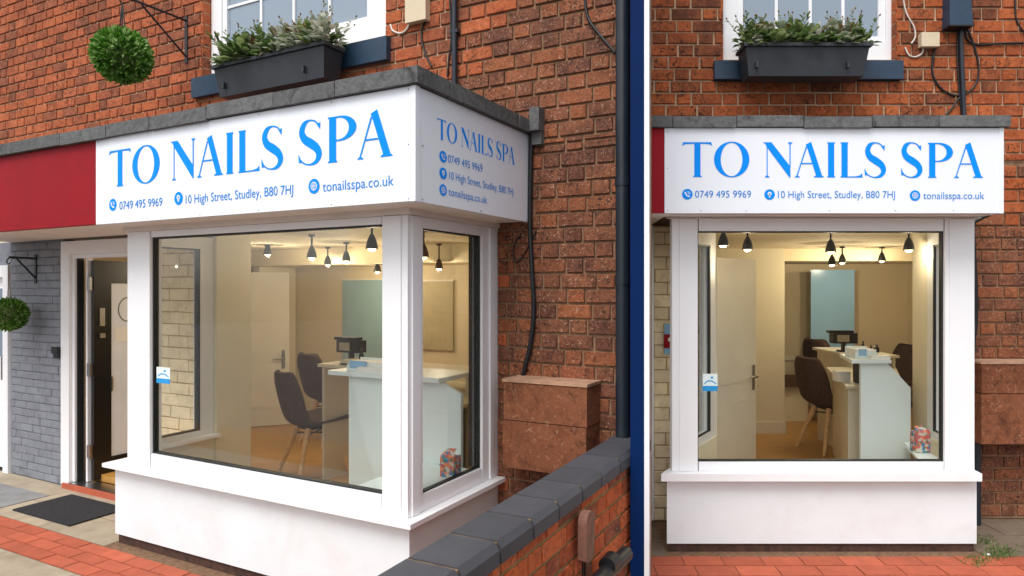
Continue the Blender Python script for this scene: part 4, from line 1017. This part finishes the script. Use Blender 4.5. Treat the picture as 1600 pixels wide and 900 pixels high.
# reception desk
PV = 1.10
pu0_, _ = Lf.onv(545, 600, PV); pu1_, _ = Lf.onv(720, 600, PV); pt = Lf.onv(597, 590, PV)[1]
RD = Thing('reception_desk', 'white reception desk with slant cornered end panel in the angled shop window', 'desk', Lf, ((pu0_+pu1_)/2, PV, FZ))
a1, zz1 = Lf.onv(690, 590, PV); a2, zz2 = Lf.onv(720, 616, PV)
RD.part('end_panel', MB().extr([(pu0_, FZ), (pu1_, FZ), (pu1_, zz2), (a1, pt), (pu0_, pt)], lambda a, b, d: (a, PV+d, b), .03), M['desk'], bevel=.003)
RD.part('top', MB().box(pu0_-.16, a1+.02, PV-.06, PV+.42, pt+.001, pt+.035), M['desk'], bevel=.005)
RD.part('cabinet', MB().box(pu0_-.10, pu0_+.45, PV+.45, PV+1.55, FZ+.05, pt-.28), M['desk'], bevel=.004)
RD.part('plinth', MB().box(pu0_-.06, pu0_+.4, PV+.5, PV+1.5, FZ, FZ+.049), M['black'])
RD.part('desk_top', MB().box(pu0_-.18, pu0_+.75, PV+.43, PV+1.6, pt-.279, pt-.25), M['desk2'], bevel=.004)
RD.part('side_panel', MB().box(pu0_-.12, pu0_-.101, PV+.44, PV+.9, FZ+.02, pt-.29), M['desk2'], bevel=.003)
RD.part('socket', MB().box(pu0_-.128, pu0_-.121, PV+.5, PV+.56, FZ+.12, FZ+.17), M['dark_wood'], bevel=.003)
leaflets(Lf, pu0_-.02, pu0_+.38, PV+.0, PV+.16, pt+.036, 'clear leaflet holder on the reception desk in the angled shop')
solo('card_stack', MB().box(pu0_+.13, pu0_+.42, PV-.05, PV-.01, pt+.036, pt+.075), M['paper'], 'low stack of white cards on the angled shop reception desk', 'cards', Lf, bevel=.002)
nz = H+(PY-566)/F*6.6; p_ = pY(549, 566, 6.6); nu, nv = Lf.inv(p_.x, p_.y)
ND2 = Thing('manicure_desk', 'pale manicure desk behind the reception desk in the angled shop', 'desk', Lf, (nu, nv, FZ))
ND2.part('top', MB().box(nu-.2, nu+1.6, nv-.25, nv+.3, nz-.03, nz), M['desk2'], bevel=.004)
for a in (nu-.17, nu+1.5): ND2.part('side', MB().box(a, a+.03, nv-.22, nv+.27, FZ, nz-.031), M['desk2'])
nail_lamp(Lf, nu, nv, nz+.0, 'black manicure dust lamp on the pale desk in the angled shop')
bottle(Lf, nu+.24, nv-.12, nz, .16, .025, 'black', 'black pump bottle beside the dust lamp in the angled shop', None)
tp = Thing('cutlery_tray', 'beige tray with dark edge on the manicure desk of the angled shop', 'tray', Lf, (nu+.4, nv-.15, nz))
tp.part('tray', MB().box(nu+.08, nu+.75, nv-.24, nv-.02, nz+.001, nz+.05), M['desk2'], bevel=.006); tp.part('edge', MB().box(nu+.09, nu+.74, nv-.246, nv-.241, nz+.005, nz+.02), M['black'])
# chairs
def chair_at(x, y, zf, hd, lb, gr, sc): 
    Y = (H-zf)*F/(y-PY); return chair((x-PX)/F*Y, Y, zf, hd, lb, gr, sc)
chair_at(493, 740, FZ, math.radians(44), 'brown upholstered chair with splayed wooden legs nearest the angled shop window', 'brown chairs in the angled shop', 1.17)
chair_at(520, 690, FZ, math.radians(50), 'brown upholstered chair half hidden behind the nearer one in the angled shop', 'brown chairs in the angled shop', 1.22)
chair_at(712, 672, FZ, math.radians(150), 'dark chair glimpsed through the narrow side pane of the angled bay', 'brown chairs in the angled shop', 1.1)
gift(Lf, 704, 744, .722, .11, .14, 'small colourful patterned carton on the window board behind the angled side pane')
for i, (x, y, Y, lb) in enumerate([(487,403,6.2,'cone spotlight left of the middle of the angled shop window, hanging largest there'),(581,389,5.0,'cone spotlight hanging just left of the white corner post'),(512,414,8.0,'small far spotlight right of the large cone in the angled window'),(662,402,5.7,'cone spotlight seen through the narrow side pane beside the corner post'),(686,420,7.4,'small far spotlight seen through the narrow side pane'),(590,425,8.2,'tiny far spotlight low beside the corner post'),(541,408,7.2,'thin far spotlight halfway between the two large cones'),(357,388,6.4,'dark spotlight near the left end of the angled shop window'),(418,398,7.6,'small far spotlight above the open white interior door')]):
    lamp(Lf, x, y, Y, CZ if Y < 7.3 else 2.5, 'black '+lb, 'ceiling spotlights in the angled shop', power=2.6 if Y < 6.3 else 8.6, lit=x != 357)
# ================================================================== RIGHT BUILDING
WR = 1.0
RB = Thing('brick_building', 'bright orange brick building seen straight on above the frontal shop', 'building', Rf, (-1, WR, 0))
u_l = Rf.onv(1014, 100, WR)[0]-.25
UR = (-1.735, -.236, 3.985, 5.8)
wl = MB()
wl.box(u_l, UR[0], WR+.012, WR+.3, 2.55, 6.2).box(UR[1], 2.4, WR+.012, WR+.3, 3.1, 6.2).box(UR[0], UR[1], WR+.012, WR+.3, 2.55, UR[2]).box(UR[0], UR[1], WR+.012, WR+.3, UR[3], 6.2)
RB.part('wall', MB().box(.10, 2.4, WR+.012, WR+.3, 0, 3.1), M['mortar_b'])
wl.box(UR[1], .10, WR+.012, WR+.3, 2.55, 3.1)
RB.part('wall', wl, M['mortar'])
def visR(x, y):
    if x < 1576 and y > 178 and y < 340: return False
    if y > 335 and x < 1515: return False
    if 1135 < x < 1398 and y < 92: return False
    return x > 1012
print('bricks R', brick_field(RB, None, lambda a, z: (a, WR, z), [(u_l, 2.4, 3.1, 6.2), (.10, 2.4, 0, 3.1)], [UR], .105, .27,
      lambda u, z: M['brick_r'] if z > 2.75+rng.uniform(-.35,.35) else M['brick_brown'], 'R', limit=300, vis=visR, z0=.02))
jb = MB()
for i in range(17): jb.box(UR[1]-.002, UR[1]+.02, WR+.002, WR+.1, UR[2]+i*.105+.006, UR[2]+i*.105+.099)
for i in range(17): jb.box(UR[0]-.02, UR[0]+.002, WR+.002, WR+.1, UR[2]+i*.105+.006, UR[2]+i*.105+.099)
RB.part('window_reveal', jb, M['brick_r'], bevel=.003)
vp = WR+.07
gx = [Rf.onv(x, 40, vp+.03)[0] for x in (1160, 1212.5, 1265.5, 1316.5, 1371)]
upper_window(RB, Rf, UR[0]+.003, UR[1]-.003, UR[2]+.003, UR[3], vp, gx[1:4], [4.78, 5.25], (gx[0], gx[4]), Rf.onv(1300, 58, vp+.03)[1])
su0 = Rf.onv(1117, 93, WR-.06)[0]; su1, sz1 = Rf.onv(1412, 94, WR-.06); sz0 = Rf.onv(1412, 123, WR-.06)[1]
stone_sill(RB, su0, su1, WR-.06, WR+.15, sz0, sz1)
def aR(x): return Rf.onv(x, 100, -.002)[0]
def zR(y, v=0): return Rf.onv(1300, y, v)[1]
ledge(Rf, -3.2, .04, -.03, zR(199.5), zR(180.5, -.03), WR, 'weathered dark slate ledge running level above the frontal sign', 0)
SR = Thing('shop_sign', 'white shop sign with blue lettering facing straight out over the frontal bay', 'sign', Rf, (-1.2, 0, zR(333)))
sL, sz, sT = aR(1038.5), zR(333), zR(200)
SR.part('front_panel', MB().box(sL, -.003, 0, .03, sz, sT), M['sign'], bevel=.003)
SR.part('side_panel', MB().box(-.033, 0, .033, WR-.005, sz, sT-.001), M['sign'], bevel=.003)
SR.part('corner_trim', MB().box(-.028, .004, -.004, .0325, sz-.002, sT+.001), M['sign'], bevel=.004)
SR.part('backing', MB().box(sL+.01, -.036, .034, .10, sz+.005, sT-.005), M['white'])
put_head(SR, None, fF, aR(1065.5), aR(1537.5), zR(277), zR(222)-zR(276.6), M['blue'])
for kind, s, xi, yi, x0, x1 in (('phone', PHONE, 1074, 303.5, 1086, 1173.5), ('pin', ADDR, 1202.5, 304, 1215.5, 1398.5), ('globe', WEB, 1429.8, 305.6, 1442.5, 1538)):
    put_icon(SR, None, kind, fF, aR(xi), zR(yi), .038, .038)
    put_text(SR, None, s, fF, aR(x0), aR(x1), zR(yi+5.3), .0495, M['blue2'])
for x in (1043, 1095, 1166, 1296, 1399, 1490, 1562):
    for y in ((329,) if x not in (1043, 1562) else (329, 263, 206)):
        SR.part('screw', MB().lathe((aR(x), -.001, zR(y)), [(0, .002), (.0035, .0016), (.0042, 0)], 10, Vector((0,-1,0))), M['steel'])
solo('red_fascia', MB().box(-3.1, sL-.002, .002, .03, sz+.002, sT-.002), M['red'], 'short strip of dark red fascia left of the frontal sign', 'fascia', Rf, bevel=.003)
# ---- right bay (cheeks canted)
SKL, SKR = .62, .18
RW = Thing('bay_window', 'white framed bay window of the frontal shop over a rendered base', 'bay window', Rf, (-1.2, .28, 0))
r0, r1 = Rf.onv(1050, 500, .28)[0], Rf.onv(1522, 500, .28)[0]
o0, o1 = Rf.onv(1092, 500, .28)[0], Rf.onv(1474, 500, .28)[0]
oz0, oz1 = zR(720, .28), zR(363, .28)
bz0_, bz1_ = Rf.onv(1042, 500, .28)[0], Rf.onv(1526, 500, .28)[0]
szf = zR(752, .21); szt = zR(740, .21)
def rp(nm, *bx, mat='white', par=None, bev=.005):
    mb = MB()
    for b in bx: mb.box(*b)
    return RW.part(nm, mb, M[mat], par, bevel=bev)
def cant(u0, u1, v0, v1, SK=None):
    SK = SK if SK is not None else (SKL if u0 < -1 else SKR)
    return [(u0+SK*(v0-.28), v0), (u1+SK*(v0-.28), v0), (u1+SK*(v1-.28), v1), (u0+SK*(v1-.28), v1)]
bw = MB(); bw.hexa([(bz0_,.28),(bz1_,.28),(bz1_+SKR*.72,1.0),(bz1_+SKR*.72-.14,1.0),(bz1_-.14+SKR*.14,.42),(bz0_+.14+SKL*.14,.42),(bz0_+.14+SKL*.67,.95),(bz0_+SKL*.67,.95)], .06, szf-.002)
RW.part('base_wall', bw, M['stucco'], bevel=.008, seg=2)
RW.part('plinth', MB().hexa([(bz0_+.012,.296),(bz1_-.012,.296),(bz1_+.1,.9),(bz0_+.40,.9)], -.01, .058), M['plinth'], bevel=.008)
so0, so1 = Rf.onv(1033, 745, .21)[0], Rf.onv(1534, 745, .21)[0]
RW.part('sill', MB().hexa([(so0,.205),(so1,.205),(so1-.03+SKR*.7,1.0),(so1-.2+SKR*.7,1.0),(so1-.2,.35),(so0+.16,.35),(so0+.56,.95),(so0+.42,.95)], szf, szt), M['sill'], bevel=.006, seg=2)
rz1 = zR(342, .28)
rp('bottom_rail', (o0, o1, .28, .35, szt+.002, oz0-.01)); rp('head_rail', (o0, o1, .28, .35, oz1+.01, rz1))
rp('post', (r0, o0-.01, .276, .36, szt+.002, rz1)); rp('post', (o1+.01, r1, .276, .36, szt+.002, rz1))
rp('post_cover', (r0+.055, o0-.04, .268, .2755, szt+.003, rz1-.002), bev=.003); rp('post_cover', (o1+.04, r1-.055, .268, .2755, szt+.003, rz1-.002), bev=.003)
rp('gasket', (o0-.01, o0, .30, .34, oz0-.01, oz1+.01), (o1, o1+.01, .30, .34, oz0-.01, oz1+.01), (o0, o1, .30, .34, oz0-.01, oz0), (o0, o1, .30, .34, oz1, oz1+.01), mat='gasket', bev=0)
rp('pane', (o0, o1, .314, .322, oz0, oz1), mat='glass', bev=0)
for base, inn in ((r0, 1), (r1, -1)):
    a, b = (base, base+.09) if inn > 0 else (base-.09, base)
    for nm, v0, v1, z0, z1 in (('bottom_rail', .40, .82, szt+.002, .80), ('head_rail', .40, .82, 2.36, rz1), ('post', .362, .40, szt+.002, rz1), ('post', .82, .95, szt+.002, rz1)):
        RW.part(nm, MB().hexa(cant(a, b, v0, v1), z0, z1), M['white'], bevel=.004)
    m_ = (a+b)/2; e = b-.012 if inn > 0 else a
    g = MB(); g.hexa(cant(e, e+.012, .40, .415), .80, 2.36).hexa(cant(e-.004, e+.016, .80, .82), .80, 2.36).hexa(cant(e, e+.012, .415, .80), .80, .815).hexa(cant(e, e+.012, .415, .80), 2.345, 2.36)
    RW.part('gasket', g, M['gasket'])
    RW.part('pane', MB().hexa(cant(m_-.004, m_+.004, .415, .80), .815, 2.345), M['glass'])
hm = MB(); hm.hexa([(r0-.05,.25),(r1+.03,.25),(r1+.16,.99),(r1-.0,.99),(r1-.06,.42),(r0+.10,.42),(r0+.5,.94),(r0+.36,.94)], rz1+.002, sz-.004)
RW.part('head_moulding', hm, M['soffit'], bevel=.01, seg=2)
RW.part('soffit', MB().box(sL, -.04, .105, .249, sz+.001, sz+.03), M['soffit'])
RW.part('soffit', MB().hexa([(r1+.035,.25),(-.036,.25),(.1,.98),(r1+.165,.98)], sz+.001, sz+.03), M['soffit'])
wb0 = Rf.onv(1410, 700, .6)[0]
RW.part('window_board', MB().hexa([(wb0,.36),(o1+.02,.36),(o1+.02+SKR*.6,.95),(wb0+.2,.95)], oz0-.035, oz0-.012), M['desk'], bevel=.003)
sticker(Rf, 1098, 1121, 584, 611, .31, 'small white and blue sticker low on the frontal shop window')
# cream wall, white door edge, notice
C2 = Thing('cream_wall', 'cream painted brick wall strip left of the frontal bay window', 'wall', Rf, (-2.4, .95, 0))
c_l, c_r = Rf.onv(1021, 500, .95)[0], r0+SKL*.67
C2.part('wall', MB().box(c_l, c_r, .958, 1.05, 0, sz), M['cream_mortar'])
brick_field(C2, None, lambda a, z: (a, .95, z), [(c_l, c_r, 0, sz)], [], .108, .25, lambda u, z: M['cream_brick'], 'C2', proud=.004, joint=.009, limit=300, bond='s', vis=lambda x, y: x < 1062)
d2 = MB().box(c_l-.12, c_l-.004, .90, 1.0, .02, sz-.0)
solo('door_frame', d2, M['white'], 'white door frame edge beside the white edged pilaster', 'door frame', Rf, bevel=.004)
solo('porch_soffit', MB().box(-3.1, r0-.06, .06, .949, sz+.003, sz+.03), M['soffit'], 'pale soffit under the short red fascia', 'soffit', Rf)
nu0, nzt = Rf.onv(1038, 506, .93); nu1, nzb = Rf.onv(1062, 553, .93)
NT = Thing('notice', 'small red and pale blue notice half hidden behind the frontal bay', 'notice', Rf, (nu0, .93, nzb))
NT.part('backing', MB().box(nu0, nu1, .925, .943, nzb, nzt), M['sky_panel'], bevel=.004)
NT.part('red_band', MB().box(nu0-.006, nu1, .918, .924, nzb+.05, nzt-.09), M['red'], bevel=.003)
NT.part('white_mark', MB().box(nu0+.03, nu1, .914, .917, nzb+.11, nzb+.14), M['paper'])
# ---- right planter
qv0 = .66; qu0, qz1 = Rf.onv(1164, 66.5, qv0); qu1, qz0 = Rf.onv(1362, 116, qv0)
planter(Rf, qu0, qu1, qv0, qv0+.24, qz0, qz1, 'dark grey plastic window box below the frontal upper window')
kinds = ['bud','sage','strap','sage','bud','strap','sage','strap','bud','sage','bud']
for i, k in enumerate(kinds):
    u = qu0+.08+(qu1-qu0-.16)*i/(len(kinds)-1)
    plant(Rf, u, qv0+.12+rng.uniform(-.04,.03), qz1-.05, k, rng.uniform(.31,.38),
          {'sage':'bushy sage grey leaved plant','strap':'green strap leaved plant','bud':'upright budded heather sprig'}[k]+', %s from the left in the frontal window box' % ['first','second','third','fourth','fifth','sixth','seventh','eighth','ninth','tenth','eleventh'][i])
# ---- services on the right wall
jbox(Rf, 1440, 1467, 51, 72, WR, 'cream plastic junction box on the frontal brick wall')
BB = Thing('cable_box', 'tapered black service box with cables at the top of the frontal wall', 'service box', Rf, (Rf.onv(1500,40,WR)[0], WR, zR(40, WR)))
k0, kz = Rf.onv(1482, 40, WR-.1); k1, kt = Rf.onv(1518, -60, WR-.1)
BB.part('body', MB().add([(k0,WR-.12,kz),(k1,WR-.12,kz),(k1,WR-.004,kz),(k0,WR-.004,kz),(k0+.015,WR-.09,kt),(k1-.015,WR-.09,kt),(k1-.015,WR-.004,kt),(k0+.015,WR-.004,kt)], [[3,2,1,0],[4,5,6,7],[0,1,5,4],[1,2,6,5],[2,3,7,6],[3,0,4,7]]), M['navy_sill'], bevel=.008)
BB.part('lip', MB().box(k0-.005, k1+.005, WR-.126, WR-.002, kz-.012, kz-.001), M['black'], bevel=.003)
cable(Rf, [(1501,40),(1502,80),(1504,130),(1506,182)], WR-.03, .020, 'pipe', 'thick black cable dropping from the service box to the frontal ledge')
cable(Rf, [(1497,42),(1496,100),(1500,150),(1503,182)], WR-.015, .008, 'cable', 'thin black cable beside the thick drop cable on the frontal wall')
cable(Rf, [(1462,72),(1457,95),(1458,118),(1470,138),(1490,149),(1502,148)], WR-.012, .009, 'cable', 'black cable looping from the frontal cream box to the drop cable')
cable(Rf, [(1510,42),(1520,65),(1528,95),(1528,122),(1518,140),(1500,152),(1488,168),(1478,180)], WR-.014, .008, 'cable', 'black cable bowing right of the drop cable and down to the frontal ledge')
cable(Rf, [(1508,40),(1512,62),(1530,70),(1560,68),(1610,67)], WR-.016, .009, 'cable', 'black cable running level to the right edge of the picture')
cable(Rf, [(1411,-5),(1416,20),(1428,42),(1430,58),(1424,68)], WR-.012, .007, 'white_cable', 'thin pale cable right of the frontal upper window')
cable(Rf, [(1414,74),(1420,86),(1430,89),(1440,84),(1443,74)], WR-.012, .008, 'white_cable', 'short white loop of cable below the frontal cream box')
cable(Rf, [(1545,335),(1530,342),(1520,352),(1521,390),(1524,450),(1524,500),(1520,540),(1518,580)], .90, .020, 'cable', 'thick black cable hanging beside the frontal bay window')
cable(Rf, [(1586,-5),(1588,30),(1600,50),(1612,60)], WR-.012, .007, 'cable', 'thin black cable at the top right corner of the picture')
t0, tz1 = Rf.onv(1534, 566, WR-.28); tz0 = zR(694, WR-.28)
S2 = Thing('stone_block', 'brown painted stone block on the wall right of the frontal bay', 'stone block', Rf, (t0, WR-.28, tz0))
S2.part('upper_stone', MB().box(t0, t0+1.4, WR-.28, WR-.004, tz0+(tz1-tz0)*.62, tz1-.015), M['sandstone'], bevel=.012, seg=2)
S2.part('lower_stone', MB().box(t0-.004, t0+1.4, WR-.282, WR-.004, tz0, tz0+(tz1-tz0)*.61), M['sandstone'], bevel=.012, seg=2)
S2.part('cap', MB().box(t0-.008, t0+1.4, WR-.288, WR-.004, tz1-.0145, tz1), M['sand_top'], bevel=.005)
pu = Rf.onv(1527, 700, .86)[0]
solo('waste_pipe', MB().tube([(pu, .86, .0), (pu, .86, .75)], .028, 12), M['pipe'], 'dark waste pipe standing under the frontal stone block', 'pipe', Rf)

# ================================================================== interior, right shop
rr = Thing('interior_room', None, None, Rf, (0, 2, 0), kind='structure')
xl, xr, yb = 1.36-Rf.o.x, 5.35-Rf.o.x, 9.75-Rf.o.y
rr.part('floor', MB().hexa([(o0-.1,.43),(o1+.1,.43),(o1+.2,1.0),(o1+.2,WR+.3),(xr,WR+.3),(xr,yb),(xl,yb),(xl,1.0)], .09, FZ), M['oak'])
rr.part('ceiling', MB().hexa([(r0+.08,.37),(r1-.02,.37),(r1+.14,1.0),(r1+.14,WR+.3),(xr,WR+.3),(xr,yb),(xl,yb),(xl,1.0)], CZ+.02, CZ+.05), M['ceil'])
rr.part('back_wall', MB().box(xl-.1, xr+.1, yb, yb+.1, 0, 2.7), M['wall_in'])
rr.part('side_wall', MB().box(xl-.1, xl, .96, yb, 0, 2.7), M['wall_in']); rr.part('side_wall', MB().box(xr, xr+.1, WR+.302, yb, 0, 2.7), M['wall_in'])
rr.part('bay_jamb', MB().hexa([(r1+.03,.952),(r1+.16,.952),(r1+.32,WR+.3),(r1+.10,WR+.3)], FZ, CZ+.02), M['wall_in_l'])
rr.part('inner_jamb', MB().hexa([(r0+SKL*.67-.02,.952),(r0+SKL*.67+.10,.952),(r0+SKL*.67+.10,1.06),(r0+SKL*.67-.02,1.06)], FZ, CZ+.019), M['wall_in_l'])
rr.part('inner_cheek', MB().hexa(cant(r0+.092, r0+.105, .44, .94), FZ, .735), M['wall_in_l'])
rr.part('inner_cheek', MB().hexa(cant(r1-.105, r1-.092, .44, .94), FZ, .735), M['wall_in_l'])
rr.part('front_wall', MB().box(.14, xr, WR+.302, WR+.34, 0, 2.7), M['wall_in_l'])
rr.part('bulkhead', MB().box(xl+.002, xr-.002, yb-1.1, yb-.001, 2.36, CZ+.019), M['ceil'])
# partition with opening behind the open door
w0 = pY(1183, 600, 8.6); w1 = pY(1226, 600, 8.6)
rr.part('partition', MB().box(xl+.001, w1.x-Rf.o.x, w0.y-Rf.o.y, w0.y-Rf.o.y+.12, FZ, CZ+.019), M['wall_in_l'])
rr.part('skirting', MB().box(xl+.001, w1.x-Rf.o.x+.012, w0.y-Rf.o.y-.016, w0.y-Rf.o.y-.001, FZ, FZ+.15), M['door_w'], bevel=.004)
rr.part('skirting', MB().box(w1.x-Rf.o.x+.05, xr-.002, yb-.02, yb-.001, FZ, FZ+.15), M['door_w'], bevel=.004)
rr.part('dado', MB().box(w1.x-Rf.o.x+.05, xr-.002, yb-.03, yb-.001, .95, 1.0), M['door_w'], bevel=.004)
# open white door
qa, qb = pY(1112, 600, 6.15), pY(1183, 600, 6.75)
dd = Vector((qb.x-qa.x, qb.y-qa.y)); dl = dd.length; Ef = Frame(qa.x, qa.y, math.atan2(dd.y, dd.x))
ID2 = Thing('interior_door', 'plain white door with lever handle behind the frontal shop window', 'door', Ef, (dl/2, 0, FZ))
id2 = ID2.part('door_leaf', MB().box(0, dl, .012, .05, FZ+.01, 2.29), M['door_w'], bevel=.004)
for (a, b, c, d) in ((.12,.80,.1,.36),(.12,.80,.44,.93)): ID2.part('door_panel', MB().box(dl*a, dl*b, .005, .0115, FZ+2.17*c, FZ+2.17*d), M['door_w'], id2, bevel=.005)
lever(ID2, id2, Ef, dl*.93, .0115, H-(588-PY)/F*6.7, 1.15)
# blue panel
pa, pb = pY(1267, 425, 9.3), pY(1335, 590, 9.3)
BP = Thing('glass_panel', 'tall pale blue glass panel at the back of the frontal shop', 'panel', Rf, (pa.x-Rf.o.x, pa.y-Rf.o.y, .4))
BP.part('sheet', MB().box(pa.x-Rf.o.x, pb.x-Rf.o.x, pa.y-Rf.o.y, pa.y-Rf.o.y+.012, .35, pa.z), M['sky_panel'], bevel=.002)
BP.part('rail', MB().box(pa.x-Rf.o.x-.01, pb.x-Rf.o.x+.01, pa.y-Rf.o.y-.004, pa.y-Rf.o.y+.016, pa.z+.001, pa.z+.03), M['sky_panel'])
BN = Thing('bench', 'dark wooden bench against the back wall of the frontal shop', 'bench', Rf, (w1.x-Rf.o.x+.4, yb-.3, FZ))
ba, bb = pY(1228, 588, 9.4), pY(1268, 588, 9.4)
BN.part('seat', MB().box(ba.x-Rf.o.x-.3, bb.x-Rf.o.x, 9.3-Rf.o.y, yb-.035, .62, .74), M['dark_wood'], bevel=.008)
BN.part('support', MB().box(ba.x-Rf.o.x-.2, bb.x-Rf.o.x-.05, 9.4-Rf.o.y, yb-.035, FZ, .619), M['wall_in_l'])
# reception desk, right
DY = 5.75-Rf.o.y
m0, m1, m2, mt_ = [Rf.onv(x, 600, DY)[0] for x in (1345, 1423, 1386)]+[zR(567, DY)]
R2 = Thing('reception_desk', 'white reception desk with slant cornered end panel behind the frontal window', 'desk', Rf, (m0, DY, FZ))
R2.part('end_panel', MB().extr([(m0, FZ), (m1, FZ), (m1, zR(606, DY)), (m2, mt_), (m0, mt_)], lambda a, b, d: (a, DY+d, b), .03), M['desk'], bevel=.003)
t0_, t1_ = Rf.onv(1331, 560, DY-.05)[0], Rf.onv(1393, 560, DY-.05)[0]
R2.part('top', MB().hexa([(t0_, DY-.05), (t1_, DY-.05), (t1_+.1, DY+.5), (t0_+.14, DY+.5)], mt_+.001, mt_+.03), M['desk'], bevel=.004)
n0 = Rf.onv(1325, 650, DY+.25)[0]
R2.part('cabinet', MB().hexa([(n0, DY+.25), (n0+.35, DY+.25), (n0+.95, DY+1.6), (n0+.45, DY+1.6)], FZ+.05, mt_-.26), M['desk2'], bevel=.004)
R2.part('desk_top', MB().hexa([(n0-.03, DY+.22), (n0+.5, DY+.22), (n0+1.2, DY+1.7), (n0+.42, DY+1.7)], mt_-.259, mt_-.235), M['desk2'], bevel=.003)
R2.part('plinth', MB().hexa([(n0+.03, DY+.28), (n0+.32, DY+.28), (n0+.9, DY+1.5), (n0+.45, DY+1.5)], FZ, FZ+.049), M['black'])
R2.part('socket', MB().box(n0+.07, n0+.10, DY+.243, DY+.249, .35, .44), M['dark_wood'], bevel=.003)
leaflets(Rf, t0_+.10, t0_+.30, DY+.10, DY+.30, mt_+.031, 'leaflet tray on the reception desk behind the frontal window')
solo('card_stack', MB().box(t0_+.20, t0_+.36, DY+.0, DY+.08, mt_+.031, mt_+.06), M['paper'], 'white cards lying on the frontal shop reception desk', 'cards', Rf, bevel=.002)
nY = 7.6; p_ = pY(1330, 552, nY); nu, nv, nz = p_.x-Rf.o.x, p_.y-Rf.o.y, p_.z
N3 = Thing('manicure_desk', 'pale manicure desk behind the frontal reception desk', 'desk', Rf, (nu, nv, FZ))
N3.part('top', MB().box(nu-.12, nu+.42, nv-.25, nv+.8, nz-.03, nz), M['desk2'], bevel=.004)
for a in (nu-.10, nu+.36): N3.part('side', MB().box(a, a+.03, nv-.22, nv+.7, FZ, nz-.031), M['desk2'])
nail_lamp(Rf, nu+.0, nv+.2, nz, 'black manicure dust lamp on the pale desk in the frontal shop')
bottle(Rf, nu+.16, nv+.05, nz, .14, .022, 'black', 'black bottle beside the dust lamp in the frontal shop', None)
bottle(Rf, nu+.34, nv+.1, nz, .09, .03, 'black', 'short dark jar at the right end of the frontal manicure desk', None)
solo('shelf_screen', MB().box(n0+.16, n0+.19, DY+.3, DY+.5, mt_-.234, mt_-.02), M['black'], 'thin black screen standing on the frontal desk', 'screen', Rf, bevel=.004)
solo('tissue_box', MB().box(n0+.02, n0+.14, DY+.5, DY+.62, mt_-.234, mt_-.14), M['paper'], 'small white box on the lower desk behind the frontal reception panel', 'box', Rf, bevel=.004)
chair_at(1300, 703, FZ, math.radians(14), 'brown upholstered chair with splayed wooden legs nearest in the frontal shop', 'brown chairs in the frontal shop', 1.2)
chair_at(1307, 660, FZ, math.radians(16), 'brown upholstered chair farther back in the frontal shop', 'brown chairs in the frontal shop', 1.3)
chair_at(1428, 690, FZ, math.radians(190), 'dark chair right of the frontal reception desk', 'brown chairs in the frontal shop', 1.05)
chair_at(1388, 660, FZ, math.radians(190), 'dark chair back showing beyond the frontal desk papers', 'brown chairs in the frontal shop', 1.2)
gift(Rf, 1438, 706, oz0-.012, .115, .165, 'colourful patterned carton on the window board of the frontal bay')
for x, y, Y, lb in [(1168,390,5.75,'left cone spotlight at the top of the frontal shop window'),(1298,394,5.85,'middle cone spotlight at the top of the frontal shop window'),(1420,391,5.75,'right cone spotlight at the top of the frontal shop window'),(1300,414,7.6,'small far spotlight directly below the middle cone'),(1130,384,5.5,'dark spotlight at the far left of the frontal shop window'),(1316,411,8.2,'tiny far spotlight right of the middle cones'),(1378,408,8.3,'tiny far spotlight below and left of the right cone')]:
    lamp(Rf, x, y, Y, CZ+.02, 'black '+lb, 'ceiling spotlights in the frontal shop', power=2.2 if Y < 6.3 else 9.5, lit=x != 1130)

# nail polish bottles in rows on the manicure desks
for fr, uu, vv, zz, nm, gr in ((Rf, nu+.24, nv+.30, nz, 'frontal', 'nail polish bottles in the frontal shop'),):
    for i in range(5): bottle(fr, uu+.035*i, vv-.02*i, zz, .07+.01*(i % 2), .012, ('red','blue','confetti','black','paper')[i], '%s nail polish bottle, %s in the short row on the frontal manicure desk' % (('red','blue','patterned','black','white')[i], ('first','second','third','fourth','fifth')[i]), gr)
